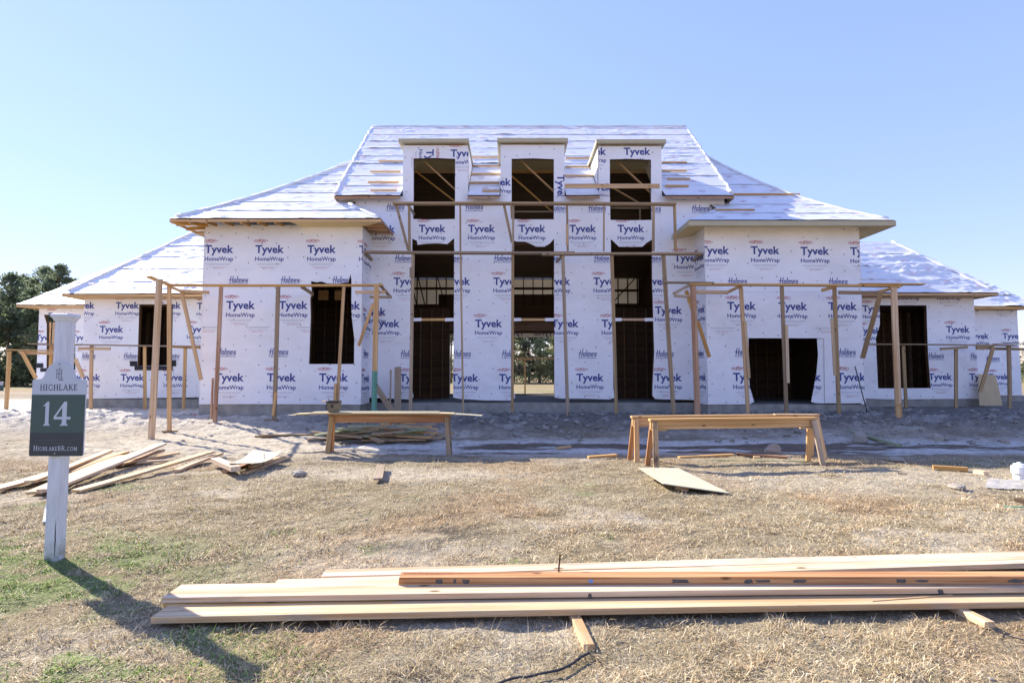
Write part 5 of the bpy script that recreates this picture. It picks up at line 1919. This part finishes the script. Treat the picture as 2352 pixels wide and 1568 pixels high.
# tool bag
bp = at(767, 942, 11.1)
bag = thing('tool_bag', 'brown open tool bag standing on the thin sheets', 'tool bag', (bp.x, 11.1, .845))
bz = .846
V = [];
for z, a, b in ((bz, .095, .07), (bz + .17, .125, .095), (bz + .20, .120, .090)):
    V += [(bp.x - a, 11.1 - b, z), (bp.x + a, 11.1 - b, z), (bp.x + a, 11.1 + b, z + (.02 if z > bz else 0)), (bp.x - a, 11.1 + b, z + (.02 if z > bz else 0))]
Fc = [(3, 2, 1, 0)]
for q in range(2):
    for c in range(4):
        e = (c + 1) % 4
        Fc.append((q * 4 + c, q * 4 + e, q * 4 + 4 + e, q * 4 + 4 + c))
body = mesh_obj('bag_body', V, Fc, 'tool_bag', bag)
beam('rim', (bp.x - .13, 11.0, bz + .195), (bp.x + .13, 11.0, bz + .19), .012, .03, 'tape_black', bag)
mesh_obj('pocket', [(bp.x - .04, 11.014, bz + .08), (bp.x + .02, 11.014, bz + .08), (bp.x + .02, 11.0, bz + .14), (bp.x - .04, 11.0, bz + .14)], [(0, 1, 2, 3)], 'handle_dark', bag)
beam('flap', (bp.x - .12, 11.05, bz + .20), (bp.x - .22, 11.05, bz + .21), .09, .012, 'lumber', bag)
rope('handle', [(bp.x - .11, 11.02, bz + .18), (bp.x - .13, 11.0, bz + .10), (bp.x - .10, 10.99, bz + .03)], .012, 'tape_black', bag, 2)

# heap of scrap behind the left sawhorse
lumber('board', 'long grey board reaching left out of the scrap heap', 'board', gp(*g2(455, 712), .12) , gp(*g2(1050, 705), .16), .12, .04, 'lumber_grey', 'scrap lumber heap')
lumber('board', 'lower long dark board at the left of the scrap heap', 'board', gp(*g2(415, 722), .08), gp(*g2(1000, 720), .10), .09, .04, 'lumber_grey', 'scrap lumber heap')
lumber('board', 'wide dark board along the front of the scrap heap', 'board', gp(*g2(840, 745), .10), gp(*g2(1500, 715), .13), .20, .04, 'lumber_grey', 'scrap lumber heap')
lumber('board', 'wide board at the right front of the scrap heap', 'board', gp(*g2(1300, 750), .10), gp(*g2(1820, 745), .12), .20, .04, 'lumber_grey', 'scrap lumber heap')
rr = random.Random(19)
for k in range(44):
    u = rr.uniform(-1, 1)
    cx_ = -2.85 + 1.25 * u; cy_ = rr.uniform(12.55, 13.35)
    L_ = rr.uniform(.55, 1.35); an = rr.gauss(0, .36) + (math.pi if rr.random() < .5 else 0)
    lay = (k / 44) * .34 * (1 - .55 * u * u) + .04
    c = Vector((cx_, cy_, gz(cx_, cy_) * .5 + .04 + lay))
    tl_ = rr.gauss(0, .11)
    v = Vector((math.cos(an) * L_ / 2, math.sin(an) * L_ / 2, tl_ * L_ / 2))
    wd_ = rr.choice((.09, .09, .14)); mt_ = rr.choice(('lumber_grey', 'lumber_grey', 'lumber', 'lumber_green'))
    lab_ = ('wide ' if wd_ > .1 else 'narrow ') + {'lumber_grey': 'weathered grey brown', 'lumber': 'yellow brown', 'lumber_green': 'greenish'}[mt_] + ' scrap ' + ('low in' if lay < .16 else 'near the top of') + ' the heap behind the orange sawhorse'
    lumber('scrap_board', lab_, 'scrap wood', c - v, c + v, wd_, .038, mt_, 'scrap lumber heap', seg=1)

# leaning boards by the green footed post
p = at(*g2(1583, 510), 16.3)
lumber('board', 'upright grey board leaning on the wall right of the green post foot', 'board', (p.x, 16.3, gz(p.x, 16.3)), at(*g2(1583, 155), 17.0), .20, .04, 'lumber_grey', up=(0, -1, 0))
lumber('board', 'slanted grey board leaning behind the green post foot', 'board', at(*g2(1545, 530), 15.9), at(*g2(1390, 290), 16.6), .16, .04, 'lumber_grey', up=(0, -1, 0))
lumber('stake', 'thin pointed stake between the green post foot and upright board', 'stake', at(*g2(1520, 480), 16.4), at(*g2(1526, 175), 16.9), .05, .02, 'lumber_grey', up=(0, -1, 0))

# sheets, boards and small things on the right
q = [gp(1467, 1073.5, .16), gp(1558, 1074, .10), gp(1676, 1131.5, .035), gp(1523, 1109.5, .12)]
V = [v for v in q] + [v - Vector((0, 0, .012)) for v in q]
tag(mesh_obj('panel', V, [(3, 2, 1, 0), (4, 5, 6, 7), (0, 1, 5, 4), (1, 2, 6, 5), (2, 3, 7, 6), (3, 0, 4, 7)], 'panel_cream'), 'cream panel lying on the grass before the sawhorse pair', 'panel')
FOOT.append((gp(1500, 1075, 0), gp(1620, 1122, 0), .5))
lumber('wood_block', 'pale wood block under the edge of the cream panel', 'wood block', gp(1555, 1118, .03), gp(1578, 1124, .03), .06, .05, 'lumber_pale', seg=1)
lumber('board', 'flat pale board on the ground left of the sawhorse feet', 'board', gp(*g3(1872, 726), .03), gp(*g3(2318, 704), .03), .09, .038, 'lumber', seg=2)
lumber('board', 'orange board on the ground between the sawhorse legs', 'board', gp(*g4(150, 650), .04), gp(*g4(540, 676), .04), .09, .038, 'lumber_orange', seg=2)
lumber('board', 'thin greenish strip lying in front of the sawhorse shadows', 'board', gp(*g4(-60, 698), .02), gp(*g4(700, 708), .02), .05, .02, 'lumber_green', seg=3)
lumber('wood_block', 'tiny pale block beside the orange board under the sawhorses', 'wood block', gp(*g4(282, 678), .03), gp(*g4(330, 680), .03), .06, .05, 'lumber_pale', seg=1)
pa = gp(*g4(832, 424), .26); pb = gp(*g4(1398, 588), .07)
lumber('board', 'long greenish board sloping down the clay bank', 'board', pa, pb, .12, .04, 'lumber_green', seg=4)
lumber('board', 'brown edged board lying in the sun short of the white pipe', 'board', gp(*g4(1655, 752), .04), gp(*g4(1918, 768), .04), .08, .06, 'lumber', seg=2)
lumber('offcut', 'small pale offcut beside the white pipe', 'offcut', gp(*g4(1978, 785), .04), gp(*g4(2060, 800), .04), .08, .06, 'lumber_pale', seg=1)
lumber('stick', 'dark little stick on bare ground near the small offcut', 'stick', gp(*g4(1385, 800), .02), gp(*g4(1448, 804), .02), .02, .015, 'stud_dark', seg=1)
lumber('stick', 'dark chunk of wood at the right edge over the green strap', 'stick', gp(*g7(2300, 180), .03), gp(*g7(2380, 196), .03), .06, .04, 'stud_dark', seg=1)
tag(rope('strap', ground_path([(2306, 1160), (2330, 1162), (2370, 1165), (2400, 1163)], .035), .012, 'strap_green', None, 6, .4, .1), 'bright green strap at the right edge of the lawn', 'strap')
for k, (x, y, lab) in enumerate(((1128, 724, 'pale stub of board in the shade left of the sawhorse pair'), (870, 650, 'pale short board half buried in the clay bank'))):
    a = gp(*g3(x, y), .05)
    lumber('offcut', lab, 'offcut', a, a + Vector((.55 if k == 0 else .3, .12, .02)), .09, .04, 'lumber', seg=1)

# white pipe
pc = gp(2343, 1100, .0)
pipe = thing('cleanout_pipe', 'white plastic drain pipe with cap at the right edge', 'pipe', (pc.x, pc.y, 0))


def lathe(name, cx, cy, prof, mat, parent, n=24):
    V = []; Fc = []
    for r, z in prof:
        for k in range(n):
            V.append((cx + r * math.cos(2 * math.pi * k / n), cy + r * math.sin(2 * math.pi * k / n), z))
    for i in range(len(prof) - 1):
        for k in range(n):
            e = (k + 1) % n
            Fc.append((i * n + k, i * n + e, i * n + n + e, i * n + n + k))
    Fc.append(tuple(range((len(prof) - 1) * n, len(prof) * n)))
    return mesh_obj(name, V, Fc, mat, parent, smooth=False)


lathe('pipe_barrel', pc.x, pc.y, [(.083, -.1), (.083, .09), (.086, .09)], 'pvc', pipe)
lathe('collar', pc.x, pc.y, [(.098, .085), (.104, .095), (.104, .19), (.098, .2), (.075, .202)], 'pvc', pipe)
lathe('cap', pc.x, pc.y, [(.074, .2), (.074, .225), (.068, .232), (.04, .234)], 'pvc', pipe)
box('cap_lug', pc.x - .02, pc.x + .02, pc.y - .02, pc.y + .02, .235, .255, 'pvc', pipe)
# thin film of plastic by the pipe
V = []; Fc = []
for i in range(13):
    for j in range(5):
        u, v = i / 12, j / 4
        q = gp(*g4(2080 + 330 * u - 30 * v, 838 + 66 * v + 12 * u), .02)
        V.append((q.x, q.y, gz(q.x, q.y) + .012 + .014 * random.random()))
for i in range(12):
    for j in range(4):
        a = i * 5 + j
        Fc.append((a, a + 1, a + 6, a + 5))
tag(mesh_obj('plastic_film', V, Fc, 'plastic_film', None, True), 'crumpled grey plastic film lying before the white pipe', 'plastic film')

# push broom against the wing corner
h0 = at(*c3(1316, 1152), 16.40); h1 = at(*c3(1382, 1400), 15.95)
broom = thing('push_broom', 'push broom with red brush head leaning on the wing corner', 'broom', (h1.x, h1.y, gz(h1.x, h1.y)))
rope('handle', [h0, h0.lerp(h1, .5), h1], .016, 'handle_dark', broom, 3, 1, 0)
bh0 = at(*c3(1338, 1437), 15.85); bh1 = at(*c3(1472, 1440), 15.8)
beam('brush_block', bh0, bh1, .07, .03, 'lumber_grey', broom)
rr = random.Random(2); V = []; Fc = []
for k in range(160):
    u = rr.random(); q = bh0.lerp(bh1, u); yy = rr.uniform(-.035, .035)
    b = len(V); w = .006
    dx_ = rr.uniform(-.012, .012); dy_ = rr.uniform(-.03, .0)
    V += [(q.x - w, q.y + yy, q.z - .012), (q.x + w, q.y + yy, q.z - .012), (q.x + w + dx_, q.y + yy + dy_, q.z - .085), (q.x - w + dx_, q.y + yy + dy_, q.z - .085)]
    Fc.append((b, b + 1, b + 2, b + 3))
tag(mesh_obj('bristles', V, Fc, 'broom_red', broom), None, kind='stuff')
for s in (-.16, .16):
    m = (bh0 + bh1) / 2 + Vector((s, 0, .015))
    rope('wire_brace', [h1.lerp(h0, .12), (h1 + m) / 2 + Vector((s * .3, 0, .02)), m], .007, 'metal', broom, 4, 1, 0)
# leaning board of chipboard at the far bay
q = [at(2247, 859, 20.05), at(2287, 861, 20.05), at(2303, 931, 19.7), at(2250, 931, 19.7)]
V = q + [v + Vector((0, .012, .004)) for v in q]
tag(mesh_obj('chipboard_offcut', V, [(0, 3, 2, 1), (4, 5, 6, 7), (0, 1, 5, 4), (1, 2, 6, 5), (2, 3, 7, 6), (3, 0, 4, 7)], 'plywood'), 'slanted brown chipboard offcut leaning on the far bay wall', 'chipboard')
# survey flag
p = gp(*g1(1852, 690), .22)
fl_ = thing('survey_flag', 'small pink survey flag by the footing corner', 'flag', (p.x, p.y, gz(p.x, p.y)))
rope('wire', [(p.x, p.y, gz(p.x, p.y) - .05), (p.x, p.y, .42)], .004, 'metal', fl_, 1, 1, 0)
mesh_obj('pennant', [(p.x, p.y, .42), (p.x + .07, p.y + .01, .39), (p.x + .05, p.y + .02, .31), (p.x, p.y, .33)], [(0, 1, 2, 3)], 'flag_pink', fl_)
# white chip of board behind the sign post
p0 = gp(100, 1198, .0); p1 = gp(108, 1158, .0)
V = [gp(97, 1199, .01), gp(104, 1199, .01), gp(110, 1162, .03), gp(106, 1157, .05), gp(103, 1166, .05)]
tag(mesh_obj('white_scrap', V + [v + Vector((.004, .004, .014)) for v in V], [(0, 1, 2, 3, 4), (9, 8, 7, 6, 5), (0, 5, 6, 1), (1, 6, 7, 2), (2, 7, 8, 3), (3, 8, 9, 4), (4, 9, 5, 0)], 'white_paint'), 'sliver of white board lying left of the lot sign post', 'board scrap')


# ------------------------------------------------------------------ rocks and clods
def rock_mesh(seed, name='rock'):
    bm = bmesh.new()
    bmesh.ops.create_icosphere(bm, subdivisions=2, radius=1)
    rr = random.Random(seed)
    ph = [rr.uniform(0, 9) for _ in range(6)]
    for v in bm.verts:
        d = v.co.normalized()
        k = 1 + .22 * math.sin(3 * d.x + ph[0]) * math.cos(2.3 * d.y + ph[1]) + .16 * math.sin(5 * d.z + ph[2]) + rr.uniform(-.09, .09)
        v.co = d * k
        v.co.z *= .62
    me = bpy.data.meshes.new(name); bm.to_mesh(me); bm.free()
    me.materials.append(MATS['rock'])
    return me


RM_ = [rock_mesh(k) for k in range(4)]
rocks = [(*g4(1680, 553), .17, 'large grey rock in the shade at the foot of the clay bank'), (*g4(1752, 550), .08, 'small rock just right of the large grey rock'),
         (*g4(1375, 690), .12, 'grey rock where the house shadow ends'), (*g4(430, 622), .18, 'brown rock between the legs of the sawhorse pair'),
         (*g4(2200, 562), .11, 'dark flat rock in the shade at the far right'), (*g2(770, 1030), .12, 'knobbly clod in the sunlit grass left of the grey batten'),
         (*g4(1835, 890), .10, 'pale clod on the bare patch below the white pipe'), (*g2(1212, 840), .07, 'pale clod beside the right leg of the orange sawhorse'),
         (*g4(1100, 560), .20, 'lumpy clay clod against the sloping greenish board')]
for k, (dx, dy, r, lab) in enumerate(rocks):
    p = gp(dx, dy, .05)
    o = bpy.data.objects.new('rock', RM_[k % 4]); link(o)
    o.location = (p.x, p.y, gz(p.x, p.y) + r * .25); o.scale = (r, r * .8, r); o.rotation_euler = (0, 0, k * 1.3)
    tag(o, lab, 'rock', 'rocks and big clods')


def scatter_mesh(name, n, fn, mat, seed, kinds=3):
    """Many small lumps joined into one object."""
    rr = random.Random(seed); V = []; Fc = []
    bm = bmesh.new(); bmesh.ops.create_icosphere(bm, subdivisions=1, radius=1)
    base = [v.co.copy() for v in bm.verts]; bf = [[v.index for v in f.verts] for f in bm.faces]; bm.free()
    for _ in range(n):
        r = fn(rr)
        if r is None: continue
        x, y, s = r
        z = gz(x, y)
        a = rr.uniform(0, 6.28); ca, sa = math.cos(a), math.sin(a)
        sx, sy, sz = s * rr.uniform(.7, 1.4), s * rr.uniform(.6, 1.1), s * rr.uniform(.4, .8)
        b = len(V)
        for v in base:
            j = rr.uniform(.55, 1.3)
            px, py = v.x * sx * j, v.y * sy * j
            V.append((x + px * ca - py * sa, y + px * sa + py * ca, z + v.z * sz * j + sz * .25))
        Fc += [[b + i for i in f] for f in bf]
    return V, Fc


def clod_at(rr):
    y = rr.uniform(12.0, 16.6); x = rr.uniform(-12, 15.5)
    if rr.random() > float(bankmask(np.array([x]), np.array([y]))[0]) * (.95 if x > -4.5 else .12) + .03: return None
    return x, y, min(.085 if x > -4.5 else .05, .013 / max(.08, rr.random()))


V, Fc = scatter_mesh('clods', 3200, clod_at, 'rock', 5)
tag(mesh_obj('clods', V, Fc, 'clay', None, False), 'broken clay clods scattered over the bank before the house', kind='stuff')


def chip_at(rr):
    y = rr.uniform(2.4, 11.5); x = rr.uniform(-1, 1) * (y * .95 + .6)
    return x, y, rr.uniform(.004, .016)


V, Fc = scatter_mesh('pebbles', 900, chip_at, 'rock', 6)
tag(mesh_obj('pebbles', V, Fc, 'rock'), 'small pebbles and crumbs on the lawn and sand', kind='stuff')

# pale drive and its kerb, far left behind the scaffold
pa = gp(-40, 929, .02); pb = gp(96, 921, .02)
d = (pb - pa).normalized(); nn = Vector((-d.y, d.x, 0))
pa -= d * 60; pb += d * 4
V = [pa, pb, pb + nn * 3.2, pa + nn * 3.2]
V = [(v.x, v.y, z) for z in (-.3, .33) for v in V]
tag(mesh_obj('driveway', V, [(3, 2, 1, 0), (4, 5, 6, 7), (0, 1, 5, 4), (1, 2, 6, 5), (2, 3, 7, 6), (3, 0, 4, 7)], 'concrete_pale'), 'pale concrete drive beyond the far bay', kind='structure')

# ------------------------------------------------------------------ trees
def leaf_mesh(name, seed, h, crown0, width, clumps, leaves, size, tones, droop=.0):
    r = np.random.default_rng(seed)
    C = []
    while len(C) < clumps:
        t = r.random()
        z = crown0 + (1 - crown0) * t
        prof = (math.sin(math.pi * min(1, .12 + .88 * t) ** .8)) ** .7
        a = r.random() * 6.283; q = width * prof * math.sqrt(r.random()) * (.7 + .5 * r.random())
        C.append((q * math.cos(a), q * math.sin(a), z * h, r.uniform(.45, 1.0) * width * .36))
    C = np.array(C)
    n = clumps * leaves
    ci = np.repeat(np.arange(clumps), leaves)
    d = r.normal(size=(n, 3)); d /= np.linalg.norm(d, axis=1)[:, None]
    pos = C[ci, :3] + d * (C[ci, 3] * r.random(n) ** .45)[:, None] * np.array([1, 1, .62])
    u = r.normal(size=(n, 3)); u /= np.linalg.norm(u, axis=1)[:, None]
    w = np.cross(u, r.normal(size=(n, 3))); w /= np.linalg.norm(w, axis=1)[:, None]
    s = size * r.uniform(.6, 1.4, n)[:, None]
    V = np.stack([pos - u * s, pos + w * s * .5, pos + u * s, pos - w * s * .5], 1).reshape(-1, 3)
    tv = np.array(tones)[r.integers(0, len(tones), clumps)][ci] * r.uniform(.75, 1.25, n)[:, None]
    tone = np.repeat(tv, 4, 0)
    return big_mesh(name, V, np.arange(n * 4), np.full(n, 4), tone, 'leaf', False), C


def trunk_mesh(name, seed, h, rad, C, top=.92):
    r = random.Random(seed)
    V = []; Fc = []

    def tube(pts, rads, n=6):
        b = len(V)
        for (x, y, z), q in zip(pts, rads):
            for k in range(n): V.append((x + q * math.cos(6.283 * k / n), y + q * math.sin(6.283 * k / n), z))
        for i in range(len(pts) - 1):
            for k in range(n):
                e = (k + 1) % n
                Fc.append((b + i * n + k, b + i * n + e, b + i * n + n + e, b + i * n + n + k))
    bx, by = r.uniform(-.3, .3), r.uniform(-.3, .3)
    tp = [(bx * t * t, by * t * t, h * top * t - .3) for t in np.linspace(0, 1, 7)]
    tube(tp, [rad * (1 - .85 * t) for t in np.linspace(0, 1, 7)])
    for c in C[:: max(1, len(C) // 22)]:
        z = max(h * .2, c[2] - r.uniform(.5, 1.5)); t = min(.98, (z + .3) / (h * top))
        tube([(bx * t * t, by * t * t, z), ((c[0] + bx * t * t) / 2, (c[1] + by * t * t) / 2, (z + c[2]) / 2 + .1), tuple(c[:3])], [rad * .35, rad * .22, rad * .08], 4)
    me = bpy.data.meshes.new(name); me.from_pydata(V, [], Fc); me.materials.append(MATS['bark']); me.update()
    return me


PINE = [(.15, .19, .12), (.19, .23, .14), (.24, .28, .17)]
OAK = [(.22, .27, .13), (.29, .32, .16), (.36, .35, .19)]
DRY = [(.13, .12, .07), (.10, .10, .055), (.16, .14, .09)]
kinds = []
for k, (nm, h, c0, wd, cl, lv, sz, tn, rad) in enumerate((
        ('pine_tree', 15.5, .42, 3.0, 95, 52, .20, PINE, .22), ('pine_tree', 16.5, .55, 2.6, 80, 60, .20, PINE, .20), ('pine_tree', 14.0, .30, 3.0, 100, 52, .20, PINE, .22),
        ('leafy_tree', 9.0, .15, 3.0, 90, 70, .17, OAK, .16), ('sparse_tree', 8.0, .25, 2.6, 60, 40, .14, DRY, .13))):
    cm, C = leaf_mesh('crown', 40 + k, h, c0, wd, cl, lv, sz, tn)
    kinds.append((nm, cm, trunk_mesh('trunk', 60 + k, h, rad, C)))
PROTO = {}


def tree(kind, x, y, s, rz, label, group):
    nm, cm, tm = kinds[kind]
    r = bpy.data.objects.new(nm, None); r.location = (x, y, gz(x, y)); r.scale = (s, s, s); r.rotation_euler = (0, 0, rz); link(r)
    tag(r, label, 'tree', group)
    link(bpy.data.objects.new('crown', cm), r)
    link(bpy.data.objects.new('trunk', tm), r)


rr = random.Random(77)
W1 = {0: 'full crowned pine in the wood beyond the left end of the house', 1: 'tall bare stemmed pine in the wood beyond the left end of the house', 2: 'low branched pine in the wood beyond the left end of the house'}
W2 = 'green leafy tree at the foot of the left hand pines'
spots = []
x = -86
while x < -59.5:
    spots.append((rr.choice((0, 2, 1, 2)), x, rr.uniform(72, 84)))
    x += rr.uniform(.9, 1.7)
for k, x, y in spots:
    tree(k, x, y, rr.uniform(.82, 1.0), rr.uniform(0, 6), W1[k], 'pines left of the house')
tree(1, *(lambda v: (v.x, 70))(at(124, 880, 70)), .93, 1.2, 'single tall pine with a round top above the left roof slope', 'pines left of the house')
x = -78
while x < -52:
    tree(rr.choice((3, 3, 4)), x, rr.uniform(66, 71), rr.uniform(.45, .85), rr.uniform(0, 6), W2, 'leafy trees below the pines'); x += rr.uniform(2.0, 3.6)
x = -13
while x < 19:
    tree(rr.choice((0, 2, 3, 2)), x, rr.uniform(92, 108), rr.uniform(.8, 1.05), rr.uniform(0, 6), 'dark tree in the wood seen through the door openings', 'trees behind the house'); x += rr.uniform(1.5, 2.6)
x = -10
while x < 16:
    tree(rr.choice((3, 4)), x, rr.uniform(86, 91), rr.uniform(.5, .8), rr.uniform(0, 6), 'bushy tree at the wood edge seen through the door openings', 'leafy trees behind the house'); x += rr.uniform(2.2, 4)
for x, y, s, k in ((86, 92, .9, 4), (91, 96, 1.0, 4), (96, 93, .8, 3)):
    tree(k, x, y, s, x, 'sparse winter tree past the right end of the house', 'trees at the right edge')

# low growth that fills the foot of the woods
r = np.random.default_rng(8)
parts_v = []; parts_t = []
for x0, x1, y0, y1, n in ((-92, -48, 68, 75, 30000), (-14, 20, 94, 99, 11000), (82, 102, 90, 96, 4000)):
    X = r.uniform(x0, x1, n); Y = r.uniform(y0, y1, n)
    H = 2.0 + 4.0 * fbm(X * .35, Y * .35, 12, 3) ** 1.5
    Z = H * r.random(n) ** .7
    u = r.normal(size=(n, 3)); u /= np.linalg.norm(u, axis=1)[:, None]
    w = np.cross(u, r.normal(size=(n, 3))); w /= np.linalg.norm(w, axis=1)[:, None]
    s = .2 * r.uniform(.6, 1.4, n)[:, None]; pos = np.stack([X, Y, Z], 1)
    parts_v.append(np.stack([pos - u * s, pos + w * s * .5, pos + u * s, pos - w * s * .5], 1).reshape(-1, 3))
    tn = np.array(PINE + OAK)[r.integers(0, 6, n)] * r.uniform(.7, 1.2, n)[:, None]
    parts_t.append(np.repeat(tn, 4, 0))
V = np.concatenate(parts_v); T_ = np.concatenate(parts_t)
um = big_mesh('undergrowth', V, np.arange(len(V)), np.full(len(V) // 4, 4), T_, 'leaf', False)
uo = bpy.data.objects.new('undergrowth', um); link(uo)
tag(uo, 'dark undergrowth along the foot of the woods', kind='stuff')

# ------------------------------------------------------------------ grass
def blades(n, y0, y1, lmin, lmax, wid, seed, stand=0.0, only_green=False):
    r = np.random.default_rng(seed)
    y = y0 + (y1 - y0) * r.random(n)
    hwid = y * .965 + 1.0
    x = r.uniform(-1, 1, n) * hwid
    keep = r.random(n) < hwid / (y1 * .965 + 1.0)
    green, sand, bank, near, n1, n2 = zones(x, y)
    dens = (1 - .92 * sand) * (1 - bank) * (1 - .85 * near) * (.42 + .58 * sstep(.34, .56, fbm(x * 2.1, y * 2.1, 121, 4)))
    dens = np.maximum(dens, .75 * green) * (1 - .8 * np.maximum(blob(x, y, -.62, 5.55, .42, .30, .7), .7 * blob(x, y, -.95, 5.15, .5, .22, .8)))
    keep &= r.random(n) < dens
    if only_green: keep &= green > .15
    for a, b, w in FOOT:
        d = np.array([b.x - a.x, b.y - a.y]); Lq = np.hypot(*d)
        if Lq < .2: continue
        d /= Lq
        s = (x - a.x) * d[0] + (y - a.y) * d[1]; q = -(x - a.x) * d[1] + (y - a.y) * d[0]
        keep &= ~((s > -.01) & (s < Lq + .01) & (np.abs(q) < w / 2 + .012))
    keep &= ~((np.abs(x - cxm) < .058) & (np.abs(y - cym) < .058))
    x, y, green, n1, n2 = x[keep], y[keep], green[keep], n1[keep], n2[keep]
    n = len(x)
    z = gheight(x, y)
    tuft = sstep(.38, .68, fbm(x * 6.5, y * 6.5, 131, 3))
    a = r.random(n) * 6.283 + 2.0 * fbm(x * 3, y * 3, 133, 2)
    up = np.clip(r.normal(.20 + stand + .38 * tuft, .24, n), .03, 1.3)
    isg = r.random(n) < green * .85
    L_ = r.uniform(lmin, lmax, n) * (1 - .35 * isg) * (.75 + .5 * tuft)
    dirx, diry = np.cos(a), np.sin(a)
    cu, su = np.cos(up), np.sin(up)
    p0 = np.stack([x, y, z - .004], 1)
    bend = a + r.normal(0, .5, n)
    p1 = p0 + np.stack([dirx * cu, diry * cu, su], 1) * (L_ * .5)[:, None]
    up2 = up - r.uniform(.2, 1.1, n)
    p2 = p1 + np.stack([np.cos(bend) * np.cos(up2), np.sin(bend) * np.cos(up2), np.sin(up2)], 1) * (L_ * .5)[:, None]
    p2[:, 2] = np.maximum(p2[:, 2], z + .002)
    sd = np.stack([-diry, dirx, r.uniform(-.4, .4, n)], 1) * (wid * r.uniform(.6, 1.3, n) * (1 + .5 * isg))[:, None]
    V = np.stack([p0 - sd * .5, p0 + sd * .5, p1 - sd * .45, p1 + sd * .45, p2], 1).reshape(-1, 3)
    base = (np.arange(n) * 5)[:, None]
    F4 = (base + np.array([[0, 1, 3, 2]])); F3 = base + np.array([[2, 3, 4]])
    flat_ = np.concatenate([F4, F3], 1).ravel()
    sizes = np.tile([4, 3], n)
    straw = np.array([(.64, .53, .34), (.54, .435, .26), (.45, .355, .205), (.72, .61, .42), (.50, .345, .19), (.36, .285, .165)])
    pick = r.integers(0, 6, n)
    col = straw[pick]
    rust = sstep(.54, .68, fbm(x * .7, y * .7, 71, 3))
    col = col * (1 - .35 * rust[:, None]) + np.array([.48, .30, .16]) * .35 * rust[:, None]
    gcol = np.array([(.22, .33, .06), (.30, .41, .09), (.17, .25, .05), (.35, .42, .13)])[r.integers(0, 4, n)]
    col = np.where(isg[:, None], gcol, col) * r.uniform(.62, 1.2, n)[:, None] * (.92 + .32 * fbm(x * 1.3, y * 1.3, 141, 3))[:, None]
    return V, flat_, sizes, np.repeat(col, 5, 0)


sets = [blades(260000, 2.2, 4.6, .03, .085, .0036, 201), blades(200000, 4.6, 7.2, .03, .09, .0050, 202), blades(130000, 7.2, 11.0, .035, .09, .0070, 203),
        blades(1800, 2.3, 8.0, .09, .16, .0030, 204, .45), blades(2600, 3.25, 3.50, .07, .15, .0030, 206, .45), blades(120000, 2.3, 7.0, .02, .055, .0065, 205, .2, True)]
Vs = []; Fs = []; Ss = []; Ts = []; b = 0
for v, f, s, t in sets:
    Vs.append(v); Fs.append(f + b); Ss.append(s); Ts.append(t); b += len(v)
gm2 = big_mesh('grass', np.concatenate(Vs), np.concatenate(Fs), np.concatenate(Ss), np.concatenate(Ts), 'grass_blade', False)
gr = bpy.data.objects.new('grass', gm2); link(gr)
tag(gr, 'dry straw coloured grass with green patches over the lawn', kind='stuff')
# weeds and straw standing up against the front of the plank stack are part of the same cover
